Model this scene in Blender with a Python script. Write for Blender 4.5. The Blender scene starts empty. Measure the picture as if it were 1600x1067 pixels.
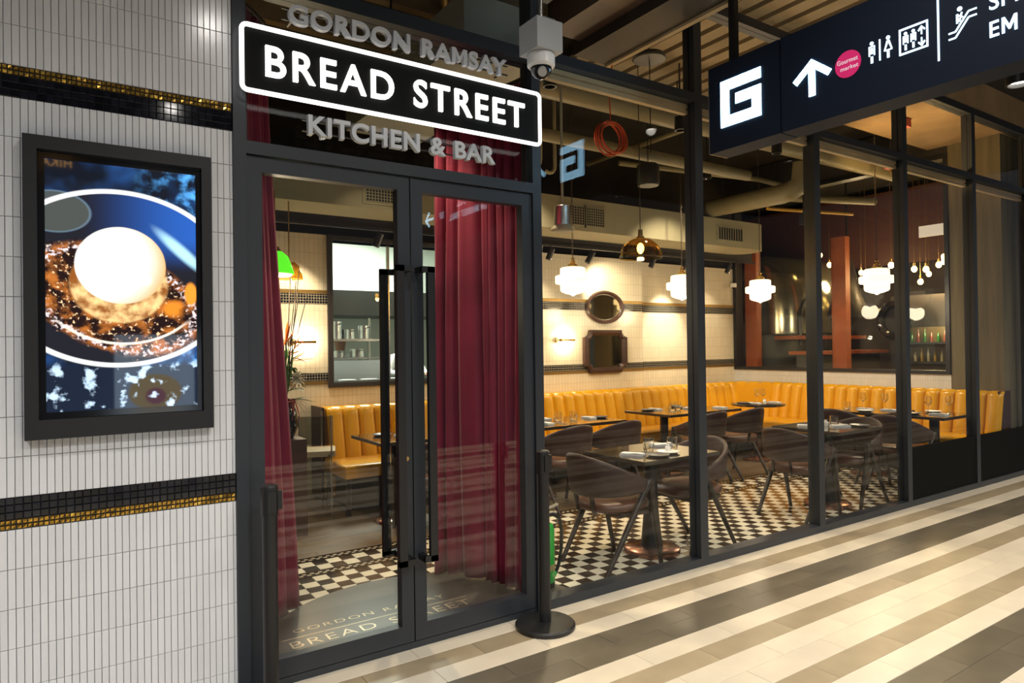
import bpy, math, random
from mathutils import Vector, Matrix
random.seed(7)
S = bpy.context.scene
COL = S.collection
PI = math.pi

# ------------------------------------------------------------------ camera, world, exposure
cam_d = bpy.data.cameras.new('camera')
cam = bpy.data.objects.new('camera', cam_d)
COL.objects.link(cam)
YAW, PIT, ROL, FPX = 0.588374, 0.007083, -0.0135177, 1056.0
fw = Vector((math.sin(YAW)*math.cos(PIT), math.cos(YAW)*math.cos(PIT), math.sin(PIT)))
rt = Vector((math.cos(YAW), -math.sin(YAW), 0.0))
up = rt.cross(fw)
cr, sr = math.cos(ROL), math.sin(ROL)
rt, up = rt*cr + up*sr, up*cr - rt*sr
CAM = Vector((0.0, -3.2, 1.55))
cam.matrix_world = Matrix(((rt.x, up.x, -fw.x, CAM.x), (rt.y, up.y, -fw.y, CAM.y), (rt.z, up.z, -fw.z, CAM.z), (0, 0, 0, 1)))
cam_d.sensor_width = 36.0
cam_d.lens = FPX/1600.0*36.0
cam_d.clip_start = 0.05
S.camera = cam

def px(p):                                   # world point -> photograph pixel, used only to rank pieces by size
    v = Vector(p) - CAM
    w = v.dot(fw)
    return (800 + FPX*v.dot(rt)/w, 533.5 - FPX*v.dot(up)/w, w)

world = bpy.data.worlds.new('world')
S.world = world
world.use_nodes = True
world.node_tree.nodes['Background'].inputs[0].default_value = (0.80, 0.85, 1.0, 1)
world.node_tree.nodes['Background'].inputs[1].default_value = 0.10
S.view_settings.view_transform = 'Standard'
S.view_settings.look = 'None'
S.view_settings.exposure = 0.0
S.view_settings.gamma = 1.0
S.view_settings.use_curve_mapping = False
S.cycles.use_denoising = True
S.cycles.max_bounces = 10
S.cycles.transparent_max_bounces = 24
S.cycles.glossy_bounces = 5
S.cycles.caustics_reflective = False
S.cycles.caustics_refractive = False
S.cycles.sample_clamp_indirect = 6.0

def light(name, kind, loc, energy, color=(1, .86, .68), target=None, size=0.08, angle=70, blend=0.5, parent=None):
    d = bpy.data.lights.new(name, kind)
    d.energy = energy * LK.get(name, 3.2)
    d.color = color
    if kind == 'SPOT':
        d.spot_size = math.radians(angle)
        d.spot_blend = blend
        d.shadow_soft_size = size
    elif kind == 'AREA':
        d.size = size
    else:
        d.shadow_soft_size = size
    o = bpy.data.objects.new(name, d)
    COL.objects.link(o)
    o.location = loc
    t = Vector(target) if target is not None else Vector(loc) + Vector((0, 0, -1))
    o.rotation_euler = (t - Vector(loc)).to_track_quat('-Z', 'Y').to_euler()
    return o

LK = {'downlight_spot': .50, 'kitchen_light': 3.8, 'bar_light': 1.4, 'ceiling_spot_beam': 2.3, 'pendant_glow': 4.5}
WARM = (1.0, .80, .55)
MALL = (1.0, .92, .80)
COOL = (.90, .95, 1.0)

# ------------------------------------------------------------------ mesh builder
class MB:
    def __init__(s):
        s.v = []; s.f = []; s.sm = []; s.mi = []; s.cur = 0
    def _add(s, vs, fs, smooth=False):
        b = len(s.v)
        s.v += [tuple(p) for p in vs]
        for f in fs:
            s.f.append([i+b for i in f]); s.sm.append(smooth); s.mi.append(s.cur)
        return s
    def mat(s, i): s.cur = i; return s
    def box(s, x0, x1, y0, y1, z0, z1):
        vs = [(x, y, z) for z in (z0, z1) for y in (y0, y1) for x in (x0, x1)]
        return s._add(vs, [(0, 2, 3, 1), (4, 5, 7, 6), (0, 1, 5, 4), (2, 6, 7, 3), (0, 4, 6, 2), (1, 3, 7, 5)])
    def cham(s, x0, x1, y0, y1, z0, z1, c, ax=2, sign=1):      # box with a chamfered outer face (tile)
        lo = [(x0, y0, z0), (x1, y1, z1)]
        dims = [0, 1, 2]; dims.remove(ax)
        a, b = dims
        base, top = (lo[0][ax], lo[1][ax]) if sign > 0 else (lo[1][ax], lo[0][ax])
        mid = top - sign*c
        def ring(t, k):
            out = []
            for (i, j) in ((0, 0), (1, 0), (1, 1), (0, 1)):
                p = [0, 0, 0]
                p[a] = (lo[0][a]+k) if i == 0 else (lo[1][a]-k)
                p[b] = (lo[0][b]+k) if j == 0 else (lo[1][b]-k)
                p[ax] = t
                out.append(tuple(p))
            return out
        vs = ring(base, 0) + ring(mid, 0) + ring(top, c)
        fs = [(8, 9, 10, 11)]
        for k in range(4):
            n = (k+1) % 4
            fs += [(k, n, n+4, k+4), (k+4, n+4, n+8, k+8)]
        return s._add(vs, fs)
    def cyl(s, p0, p1, r0, r1=None, n=16, caps=True, smooth=True):
        p0, p1 = Vector(p0), Vector(p1)
        r1 = r0 if r1 is None else r1
        d = (p1-p0).normalized()
        a = d.orthogonal().normalized(); b = d.cross(a)
        vs = []
        for p, r in ((p0, r0), (p1, r1)):
            for k in range(n):
                t = 2*PI*k/n
                vs.append(p + a*math.cos(t)*r + b*math.sin(t)*r)
        s._add(vs, [(k, (k+1) % n, n+(k+1) % n, n+k) for k in range(n)], smooth)
        if caps:
            s._add(vs[:n], [tuple(range(n))[::-1]]); s._add(vs[n:], [tuple(range(n))])
        return s
    def bar(s, p0, p1, w, h):                                    # rectangular bar between two points (h measured upward)
        p0, p1 = Vector(p0), Vector(p1)
        d = (p1-p0).normalized()
        u = Vector((0, 0, 1)) if abs(d.z) < .95 else Vector((0, 1, 0))
        a = d.cross(u).normalized(); b = a.cross(d)
        vs = []
        for p in (p0, p1):
            for i, j in ((-1, -1), (1, -1), (1, 1), (-1, 1)):
                vs.append(p + a*i*w/2 + b*j*h/2)
        return s._add(vs, [(0, 1, 2, 3)[::-1], (4, 5, 6, 7), (0, 1, 5, 4), (1, 2, 6, 5), (2, 3, 7, 6), (3, 0, 4, 7)])
    def lathe(s, prof, c=(0, 0, 0), n=24, smooth=True):
        vs = []
        for r, z in prof:
            for k in range(n):
                t = 2*PI*k/n
                vs.append((c[0]+r*math.cos(t), c[1]+r*math.sin(t), c[2]+z))
        fs = []
        for i in range(len(prof)-1):
            for k in range(n):
                a, b = i*n+k, i*n+(k+1) % n
                fs.append((a, b, b+n, a+n))
        s._add(vs, fs, smooth)
        return s
    def tube(s, pts, r, n=8, closed=False, smooth=True):
        pts = [Vector(p) for p in pts]
        m = len(pts); vs = []; prev = None
        for i, p in enumerate(pts):
            if closed: d = pts[(i+1) % m] - pts[i-1]
            else: d = pts[min(i+1, m-1)] - pts[max(i-1, 0)]
            d.normalize()
            a = d.orthogonal().normalized() if prev is None else (prev - d*prev.dot(d)).normalized()
            prev = a; b = d.cross(a)
            rr = r[i] if isinstance(r, (list, tuple)) else r
            for k in range(n):
                t = 2*PI*k/n
                vs.append(p + a*math.cos(t)*rr + b*math.sin(t)*rr)
        fs = []
        for i in range(m if closed else m-1):
            for k in range(n):
                A, B = i*n+k, i*n+(k+1) % n
                j = (i+1) % m
                fs.append((A, B, j*n+(k+1) % n, j*n+k))
        if not closed: fs += [tuple(range(n))[::-1], tuple((m-1)*n+k for k in range(n))]
        return s._add(vs, fs, smooth)
    def grid(s, fn, nu, nv, smooth=True, cu=False):
        vs = [fn(i/nu, j/nv) for j in range(nv+1) for i in range(nu if cu else nu+1)]
        W = nu if cu else nu+1
        fs = []
        for j in range(nv):
            for i in range(nu):
                i2 = (i+1) % W if cu else i+1
                fs.append((j*W+i, j*W+i2, (j+1)*W+i2, (j+1)*W+i))
        return s._add(vs, fs, smooth)
    def sphere(s, c, r, n=16, m=10, sc=(1, 1, 1)):
        return s.grid(lambda u, v: (c[0]+sc[0]*r*math.cos(2*PI*u)*math.sin(PI*v), c[1]+sc[1]*r*math.sin(2*PI*u)*math.sin(PI*v), c[2]-sc[2]*r*math.cos(PI*v)), n, m, True, True)
    def prism(s, poly, mapf, d0, d1):                             # polygon (counter-clockwise 2-D) extruded d0..d1
        n = len(poly)
        vs = [mapf(x, y, d0) for x, y in poly] + [mapf(x, y, d1) for x, y in poly]
        return s._add(vs, [tuple(range(n))[::-1], tuple(range(n, 2*n))] + [(k, (k+1) % n, n+(k+1) % n, n+k) for k in range(n)])
    def leaf(s, p, d, L, w, droop=0.3, n=5):                      # a folded leaf blade from p along d
        p = Vector(p); d = Vector(d).normalized()
        side = d.cross(Vector((0, 0, 1)))
        if side.length < .05: side = Vector((1, 0, 0))
        side.normalize(); nn = side.cross(d)
        vs = []
        for i in range(n+1):
            t = i/n
            c = p + d*L*t - Vector((0, 0, 1))*droop*L*t*t
            ww = w*math.sin(PI*(0.08+0.92*t))**.8*(1-.25*t) if i < n else 0.001
            vs += [c - side*ww, c - nn*ww*.35, c + side*ww]
        fs = []
        for i in range(n):
            a = i*3
            fs += [(a, a+1, a+4, a+3), (a+1, a+2, a+5, a+4)]
        return s._add(vs, fs, True)

WL = {}
def obj(name, mb, mat, parent=None, label=None, cat=None, group=None, kind=None, local=False, sharp=35, base=True):
    mats = mat if isinstance(mat, (list, tuple)) else [mat]
    vs = mb.v
    if parent is not None and not local:
        o0 = WL[parent.name]
        vs = [(a-o0[0], b-o0[1], c-o0[2]) for a, b, c in vs]
        loc = (0, 0, 0)
    elif parent is None and base:
        xs = [p[0] for p in vs]; ys = [p[1] for p in vs]; zs = [p[2] for p in vs]
        loc = ((min(xs)+max(xs))/2, (min(ys)+max(ys))/2, min(zs))
        vs = [(a-loc[0], b-loc[1], c-loc[2]) for a, b, c in vs]
    else:
        loc = (0, 0, 0)
    me = bpy.data.meshes.new(name)
    me.from_pydata(vs, [], mb.f)
    me.polygons.foreach_set('use_smooth', mb.sm)
    me.polygons.foreach_set('material_index', mb.mi)
    for m in mats: me.materials.append(m)
    me.update()
    if any(mb.sm): me.set_sharp_from_angle(angle=math.radians(sharp))
    o = bpy.data.objects.new(name, me)
    COL.objects.link(o)
    o.location = loc
    if parent is not None: o.parent = parent
    po = WL[parent.name] if parent is not None else (0, 0, 0)
    WL[o.name] = (po[0]+loc[0], po[1]+loc[1], po[2]+loc[2])
    tag(o, label, cat, group, kind)
    return o
def inst(name, me, loc, parent=None, rot=(0, 0, 0)):              # object sharing mesh data; loc in world axes of the (unrotated) parent
    o = bpy.data.objects.new(name, me)
    COL.objects.link(o)
    po = WL[parent.name] if parent is not None else (0, 0, 0)
    o.location = (loc[0]-po[0], loc[1]-po[1], loc[2]-po[2])
    o.rotation_euler = rot
    if parent is not None: o.parent = parent
    WL[o.name] = tuple(loc)
    return o
def tag(o, label=None, cat=None, group=None, kind=None):
    if label: o['label'] = label
    if cat: o['category'] = cat
    if group: o['group'] = group
    if kind: o['kind'] = kind
def thing(name, loc, label, cat, group=None, kind=None, rotz=0):
    o = bpy.data.objects.new(name, None)
    COL.objects.link(o)
    o.empty_display_size = .1
    o.location = loc; o.rotation_euler = (0, 0, rotz)
    WL[o.name] = tuple(loc)
    tag(o, label, cat, group, kind)
    return o
def dup(root, loc, label, rotz=None, group=None):
    r = root.copy(); COL.objects.link(r)
    r.location = loc; WL[r.name] = tuple(loc)
    if rotz is not None: r.rotation_euler = (0, 0, rotz)
    if label: r['label'] = label
    if group: r['group'] = group
    for ch in list(root.children):
        c = ch.copy(); COL.objects.link(c); c.parent = r
        for g in list(ch.children):
            d = g.copy(); COL.objects.link(d); d.parent = c
    return r

# ------------------------------------------------------------------ materials
def P(name, col, rough=.5, metal=0.0, spec=.5, emit=None, es=0.0, var=0.0, vscale=8.0, bump=0.0, bscale=60.0, rnd=0.0, coat=0.0, sheen=0.0, stretch=None):
    m = bpy.data.materials.new(name); m.use_nodes = True
    nt = m.node_tree; b = nt.nodes['Principled BSDF']
    b.inputs['Base Color'].default_value = (*col, 1)
    b.inputs['Roughness'].default_value = rough
    b.inputs['Metallic'].default_value = metal
    b.inputs['Specular IOR Level'].default_value = spec
    b.inputs['Coat Weight'].default_value = coat
    b.inputs['Sheen Weight'].default_value = sheen
    if emit:
        b.inputs['Emission Color'].default_value = (*emit, 1)
        b.inputs['Emission Strength'].default_value = es
    if var or bump:
        tc = nt.nodes.new('ShaderNodeTexCoord'); mp = nt.nodes.new('ShaderNodeMapping')
        nt.links.new(tc.outputs['Object'], mp.inputs[0])
        if stretch: mp.inputs['Scale'].default_value = stretch
    if var or rnd:
        mul = nt.nodes.new('ShaderNodeHueSaturation')
        mul.inputs['Color'].default_value = (*col, 1)
        src = None
        if var:
            nz = nt.nodes.new('ShaderNodeTexNoise'); nz.inputs['Scale'].default_value = vscale; nz.inputs['Detail'].default_value = 6
            nt.links.new(mp.outputs[0], nz.inputs[0])
            mr = nt.nodes.new('ShaderNodeMapRange'); mr.inputs['From Min'].default_value = .3; mr.inputs['From Max'].default_value = .7
            mr.inputs['To Min'].default_value = 1-var; mr.inputs['To Max'].default_value = 1+var
            nt.links.new(nz.outputs[0], mr.inputs[0]); src = mr.outputs[0]
        if rnd:
            oi = nt.nodes.new('ShaderNodeObjectInfo')
            mr2 = nt.nodes.new('ShaderNodeMapRange'); mr2.inputs['To Min'].default_value = 1-rnd; mr2.inputs['To Max'].default_value = 1+rnd
            nt.links.new(oi.outputs['Random'], mr2.inputs[0])
            if src:
                mm = nt.nodes.new('ShaderNodeMath'); mm.operation = 'MULTIPLY'
                nt.links.new(src, mm.inputs[0]); nt.links.new(mr2.outputs[0], mm.inputs[1]); src = mm.outputs[0]
            else: src = mr2.outputs[0]
        nt.links.new(src, mul.inputs['Value'])
        nt.links.new(mul.outputs[0], b.inputs['Base Color'])
    if bump:
        nb = nt.nodes.new('ShaderNodeTexNoise'); nb.inputs['Scale'].default_value = bscale; nb.inputs['Detail'].default_value = 4
        nt.links.new(mp.outputs[0], nb.inputs[0])
        bp = nt.nodes.new('ShaderNodeBump'); bp.inputs['Strength'].default_value = bump; bp.inputs['Distance'].default_value = .01
        nt.links.new(nb.outputs[0], bp.inputs['Height']); nt.links.new(bp.outputs[0], b.inputs['Normal'])
    return m
def glass_mat(name, tint=(.95, .97, .96), f0=.04, rough=0.0, gz=.55):
    m = bpy.data.materials.new(name); m.use_nodes = True
    nt = m.node_tree; nt.nodes.clear()
    out = nt.nodes.new('ShaderNodeOutputMaterial')
    tr = nt.nodes.new('ShaderNodeBsdfTransparent'); tr.inputs[0].default_value = (*tint, 1)
    gl = nt.nodes.new('ShaderNodeBsdfGlossy'); gl.inputs['Roughness'].default_value = rough
    lw = nt.nodes.new('ShaderNodeLayerWeight'); lw.inputs[0].default_value = .5
    pw = nt.nodes.new('ShaderNodeMath'); pw.operation = 'POWER'; pw.inputs[1].default_value = 5
    ma = nt.nodes.new('ShaderNodeMath'); ma.operation = 'MULTIPLY_ADD'; ma.inputs[1].default_value = gz; ma.inputs[2].default_value = f0
    mx = nt.nodes.new('ShaderNodeMixShader')
    nt.links.new(lw.outputs['Facing'], pw.inputs[0]); nt.links.new(pw.outputs[0], ma.inputs[0])
    nt.links.new(ma.outputs[0], mx.inputs[0]); nt.links.new(tr.outputs[0], mx.inputs[1]); nt.links.new(gl.outputs[0], mx.inputs[2])
    nt.links.new(mx.outputs[0], out.inputs[0])
    return m
def E_(name, col, s): return P(name, (0.02, .02, .02), .4, emit=col, es=s)

M = {}
M['frame'] = P('powder_coated_frame', (.023, .0275, .035), .42, .0, .5, bump=.03, bscale=300)
M['black'] = P('black_metal', (.010, .010, .011), .40)
M['blackgloss'] = P('black_gloss', (.006, .006, .007), .12)
M['glass'] = glass_mat('pane_glass', (.97, .98, .975), .017)
M['doorglass'] = glass_mat('door_glass', (.965, .975, .97), .032)
M['tumbler'] = P('tumbler_glass', (.96, .97, .97), .02); M['tumbler'].node_tree.nodes['Principled BSDF'].inputs['Transmission Weight'].default_value = 1.0
M['amber'] = glass_mat('amber_glass', (.84, .70, .36), .06)
M['tile'] = P('white_glazed_tile', (.725, .735, .755), .16, rnd=.035, bump=.02, bscale=20)
M['grout'] = P('grey_grout', (.56, .565, .575), .9)
M['dgrout'] = P('dark_grout', (.05, .05, .055), .9)
M['mosaic'] = P('black_mosaic', (.008, .009, .014), .07, rnd=.5)
M['gold'] = P('gold_mosaic', (.62, .36, .06), .20, .9, var=.5, vscale=70)
M['f_light'] = P('cream_floor_tile', (.66, .585, .46), .34, var=.05, vscale=6, rnd=.05)
M['f_tan'] = P('tan_floor_tile', (.34, .272, .175), .38, var=.10, vscale=5, rnd=.08)
M['f_dark'] = P('dark_floor_tile', (.118, .100, .070), .36, var=.18, vscale=4, rnd=.10)
M['fgrout'] = P('floor_grout', (.30, .26, .20), .9)
M['c_white'] = P('white_checker', (.72, .67, .53), .22, rnd=.05, var=.04)
M['c_black'] = P('black_checker', (.028, .019, .014), .16, rnd=.45, var=.3, vscale=12)
M['plank'] = P('oak_plank', (.120, .082, .046), .42, var=.25, vscale=3, stretch=(1, 14, 1), rnd=.15)
M['stone'] = P('entrance_stone', (.075, .070, .058), .30, var=.15, vscale=5)
M['brass'] = P('brass', (.62, .42, .16), .25, .95)
M['inlay'] = P('brass_inlay', (.60, .50, .33), .32, .6)
M['copper'] = P('copper_base', (.30, .135, .09), .22, .9)
M['velvet'] = P('red_velvet', (.235, .0030, .034), .60, sheen=.15, var=.12, vscale=4)
M['yellow'] = P('yellow_leather', (.66, .325, .004), .27, var=.06, vscale=3, bump=.03, bscale=200)
M['brown'] = P('brown_leather', (.030, .0120, .0090), .50, var=.12, vscale=6, bump=.03, bscale=160)
M['seatpad'] = P('brown_seat_leather', (.085, .036, .022), .40, var=.12, vscale=6)
M['darkwood'] = P('dark_wood', (.022, .015, .011), .35, var=.3, vscale=5, stretch=(1, 1, 8))
M['tabletop'] = P('dark_table_top', (.040, .031, .022), .10, spec=.8, var=.2, vscale=5, coat=.6)
M['tabedge'] = P('table_edge', (.030, .022, .016), .3)
M['walnut'] = P('walnut_panel', (.050, .024, .016), .38, var=.25, vscale=3, stretch=(1, 1, 8))
M['white'] = P('white_ceramic', (.78, .78, .76), .25)
M['linen'] = P('white_linen', (.74, .75, .76), .85, var=.06)
M['greyplate'] = P('grey_plate', (.12, .12, .125), .3)
M['steel'] = P('steel', (.60, .60, .58), .25, .95)
M['opal'] = P('opal_glass', (.9, .85, .75), .3, emit=(1, .82, .54), es=1.7)
M['chain'] = P('lamp_cord', (.05, .035, .02), .5)
M['cream'] = P('cream_paint', (.31, .285, .18), .7, var=.04)
M['duct'] = P('duct_paint', (.21, .185, .10), .45, var=.08)
M['ceil'] = P('dark_ceiling', (.020, .017, .013), .9, var=.3, vscale=2)
M['beam'] = P('dark_beam', (.022, .017, .014), .6)
M['deck'] = P('deck_slat', (.42, .33, .20), .7, var=.15, vscale=3)
M['concrete'] = P('concrete', (.29, .20, .105), .85, var=.22, vscale=2.2, bump=.2, bscale=30)
M['concwall'] = P('board_concrete', (.125, .102, .058), .8, var=.3, vscale=2.0, stretch=(6, 6, .4))
M['grey'] = P('grey_metal_box', (.38, .39, .40), .5)
M['whitepl'] = P('white_plastic', (.72, .73, .74), .35)
M['green'] = P('green_enamel', (.012, .36, .04), .28)
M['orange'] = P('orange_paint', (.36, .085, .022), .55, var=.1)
M['redcable'] = P('orange_cable', (.55, .07, .02), .5)
M['yellowpipe'] = P('yellow_pipe', (.50, .28, .03), .5)
M['mirror'] = P('antique_mirror', (.42, .35, .20), .05, 1.0)
M['leafg'] = P('leaf_green', (.06, .16, .025), .5, rnd=.3, var=.3)
M['petalo'] = P('orange_petal', (.75, .20, .02), .5)
M['petalw'] = P('white_petal', (.75, .72, .58), .6)
M['twig'] = P('dark_twig', (.04, .025, .015), .8)
M['redleaf'] = P('red_leaf', (.38, .05, .05), .6)

# ------------------------------------------------------------------ tile / brick materials for far walls
def brick_mat(name, c1, mortar, w, h, axes, rough=.2, msize=.0016, offset=0.0, metal=0.0):
    m = bpy.data.materials.new(name); m.use_nodes = True
    nt = m.node_tree; b = nt.nodes['Principled BSDF']
    g = nt.nodes.new('ShaderNodeNewGeometry'); sp = nt.nodes.new('ShaderNodeSeparateXYZ'); cb = nt.nodes.new('ShaderNodeCombineXYZ')
    nt.links.new(g.outputs['Position'], sp.inputs[0])
    nt.links.new(sp.outputs[axes[0]], cb.inputs[0]); nt.links.new(sp.outputs[axes[1]], cb.inputs[1])
    t = nt.nodes.new('ShaderNodeTexBrick')
    t.offset = offset; t.squash = 1.0
    t.inputs['Color1'].default_value = (*c1, 1); t.inputs['Color2'].default_value = (*[x*.93 for x in c1], 1)
    t.inputs['Mortar'].default_value = (*mortar, 1)
    t.inputs['Scale'].default_value = 1.0
    t.inputs['Mortar Size'].default_value = msize
    t.inputs['Brick Width'].default_value = w; t.inputs['Row Height'].default_value = h
    nt.links.new(cb.outputs[0], t.inputs['Vector'])
    nt.links.new(t.outputs['Color'], b.inputs['Base Color'])
    bp = nt.nodes.new('ShaderNodeBump'); bp.inputs['Strength'].default_value = .3; bp.inputs['Distance'].default_value = .002; bp.invert = True
    nt.links.new(t.outputs['Fac'], bp.inputs['Height']); nt.links.new(bp.outputs[0], b.inputs['Normal'])
    b.inputs['Roughness'].default_value = rough; b.inputs['Metallic'].default_value = metal
    return m
M['backtile'] = brick_mat('cream_wall_tile', (.70, .63, .47), (.40, .36, .27), .05, .15, (0, 2))
M['sidetile'] = brick_mat('white_side_tile', (.66, .66, .63), (.40, .40, .38), .03, .15, (1, 2))
M['bandmosaic'] = brick_mat('black_band_mosaic', (.010, .011, .014), (.30, .26, .18), .0285, .0285, (0, 2), .08, .0022)
M['bandgold'] = brick_mat('gold_band_mosaic', (.42, .26, .07), (.15, .10, .04), .017, .017, (0, 2), .3, .0015, metal=.7)

# ------------------------------------------------------------------ corridor floor
fl = obj('floor', MB().box(-3, 13, -6, 0.0, -.12, -.004), M['fgrout'], label='striped mall corridor floor of cream, tan and dark tiles', cat='floor', kind='structure', base=False)
PIT_ = .145
SEQ = ['tan', 'light', 'dark', 'dark', 'light', 'tan', 'light', 'light']
rows = [(-.12, 0.0, 'light', .27)]
for k in range(40):
    rows.append((-.12-PIT_*(k+1), -.12-PIT_*k, SEQ[k % 8], .565 if k % 2 == 0 else .27))
cand = []; rest = {'light': MB(), 'tan': MB(), 'dark': MB()}
for (y0, y1, cname, off) in rows:
    if y0 < -6: break
    k = -6
    while True:
        x0 = off + .604*k; x1 = x0 + .604; k += 1
        if x0 > 12.9: break
        if x1 < -2.9: continue
        cx, cy = (x0+x1)/2, (y0+y1)/2
        a, b_, w = px((cx, cy, 0))
        vis = w > .5 and -150 < a < 1750 and b_ < 1120
        cand.append((w if vis else 99, x0, x1, y0, y1, cname))
cand.sort(key=lambda t: t[0])
tm = {}
g = .0012
for i, (w, x0, x1, y0, y1, cname) in enumerate(cand):
    if w < 90 and i < 290:
        key = (cname, round(y1-y0, 3))
        if key not in tm:
            mb = MB().cham(-(x1-x0)/2+g, (x1-x0)/2-g, -(y1-y0)/2+g, (y1-y0)/2-g, -.015, 0, .0008)
            me = bpy.data.meshes.new('floor_tile'); me.from_pydata(mb.v, [], mb.f); me.materials.append(M['f_'+cname]); me.update(); tm[key] = me
        inst('floor_tile', tm[key], ((x0+x1)/2, (y0+y1)/2, 0), fl)
    else:
        rest[cname].cham(x0+g, x1-g, y0+g, y1-g, -.015, 0, .0008)
for cname, mb in rest.items():
    obj('floor_tile_field', mb, M['f_'+cname], fl, kind='stuff')

# ------------------------------------------------------------------ left wall of finger tiles with mosaic bands
wl = obj('wall_left', MB().box(-3, .645, .010, .25, 0, 4.3), M['grout'], label='white finger tile wall with two black and gold mosaic bands', cat='wall', kind='structure', base=False)
bz = [(.877-.1505*(k+1), .877-.1505*k) for k in range(6)] + [(1.0+.153*k, 1.0+.153*(k+1)) for k in range(10)] + [(2.654+.155*k, 2.654+.155*(k+1)) for k in range(7)]
cand = []
for (z0, z1) in bz:
    z0 = max(z0, 0.0)
    k = -100
    while True:
        x0 = -.1751 + .0252*k; x1 = x0+.0252; k += 1
        if x0 >= .640: break
        x1 = min(x1, .645)
        cx, cz = (x0+x1)/2, (z0+z1)/2
        a, b_, w = px((cx, 0, cz))
        vis = -6 < a < 380 and -20 < b_ < 1085 and not (-.10 < cx < .53 and 1.23 < cz < 2.37)
        cand.append(((w if vis else 99), x0, x1, z0, z1))
cand.sort(key=lambda t: t[0])
restw = MB(); tm = {}
g = .0011
for i, (w, x0, x1, z0, z1) in enumerate(cand):
    if w < 90 and i < 300:
        key = (round(x1-x0, 4), round(z1-z0, 4))
        if key not in tm:
            mb = MB().cham(-(x1-x0)/2+g, (x1-x0)/2-g, 0, .012, -(z1-z0)/2+g, (z1-z0)/2-g, .0012, ax=1, sign=-1)
            me = bpy.data.meshes.new('wall_tile'); me.from_pydata(mb.v, [], mb.f); me.materials.append(M['tile']); me.update(); tm[key] = me
        inst('wall_tile', tm[key], ((x0+x1)/2, 0, (z0+z1)/2), wl)
    elif x0 > -2.6:
        restw.cham(x0+g, x1-g, 0, .012, z0+g, z1-g, .0012, ax=1, sign=-1)
obj('wall_tile_field', restw, M['tile'], wl, kind='stuff')
gold = MB(); mb = MB().cham(-.0128, .0128, 0, .012, -.0128, .0128, .0015, ax=1, sign=-1)
mos_me = bpy.data.meshes.new('mosaic_tile'); mos_me.from_pydata(mb.v, [], mb.f); mos_me.materials.append(M['mosaic']); mos_me.update()
mosrest = MB()
bk = obj('mosaic_bed', MB().box(-3, .645, .006, .0105, 2.53, 2.654).box(-3, .645, .006, .0105, .877, 1.0), M['dgrout'], wl)
for (zb, zg) in ((2.5305, 2.6150), (.9165, .8780)):
    for r in range(3):
        z = zb + .0139 + .0278*r
        k = -60
        while True:
            x = -.1802+.0275*(k+.5); k += 1
            if x > .635: break
            if x > -.24: inst('mosaic_tile', mos_me, (x, 0, z), wl)
            elif x > -2: mosrest.cham(x-.0128, x+.0128, 0, .012, z-.0128, z+.0128, .0015, ax=1, sign=-1)
    for r in range(2):
        z = zg + .0095 + .019*r
        k = -110
        while True:
            x = -.1802+.0171*(k+.5); k += 1
            if x > .637: break
            t = random.uniform(-.0016, .0016); u = random.uniform(-.0016, .0016)
            h = .0079
            gold._add([(x-h, .008, z-h), (x+h, .008, z-h), (x+h, .008, z+h), (x-h, .008, z+h), (x-h*.8, -.001+t, z-h*.8), (x+h*.8, -.001-t, z-h*.8), (x+h*.8, -.001+u, z+h*.8), (x-h*.8, -.001-u, z+h*.8)],
                      [(4, 5, 6, 7), (0, 1, 5, 4), (1, 2, 6, 5), (2, 3, 7, 6), (3, 0, 4, 7)])
obj('gold_mosaic', gold, M['gold'], wl, kind='stuff')
obj('mosaic_field', mosrest, M['mosaic'], wl, kind='stuff')

# ------------------------------------------------------------------ door frame and doors
tr = thing('trim_1', (1.5, 0, 0), 'dark grey metal frame around the double doors and sign panel', 'door frame', kind='structure')
for n, x0, x1 in (('jamb', .645, .70), ('jamb', 2.285, 2.345)):
    obj(n, MB().box(x0, x1, -.015, .10, 0, 4.0), M['frame'], tr)
obj('lintel', MB().box(.70, 2.285, -.015, .10, 2.437, 2.495), M['frame'], tr)
obj('header', MB().box(.70, 2.285, -.015, .10, 3.205, 3.275), M['frame'], tr)
obj('threshold', MB().box(.70, 2.285, 0, .10, 0, .032), M['frame'], tr)
obj('glazing_bead', MB().box(.70, .715, .03, .06, 2.495, 3.205).box(2.27, 2.285, .03, .06, 2.495, 3.205).box(.715, 2.27, .03, .06, 2.495, 2.508), M['black'], tr)
w1 = obj('window_1', MB().box(.70, 2.285, .042, .052, 2.495, 3.205), M['glass'], label='glass panel above the double doors behind the lit sign', cat='window', kind='structure')
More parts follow.
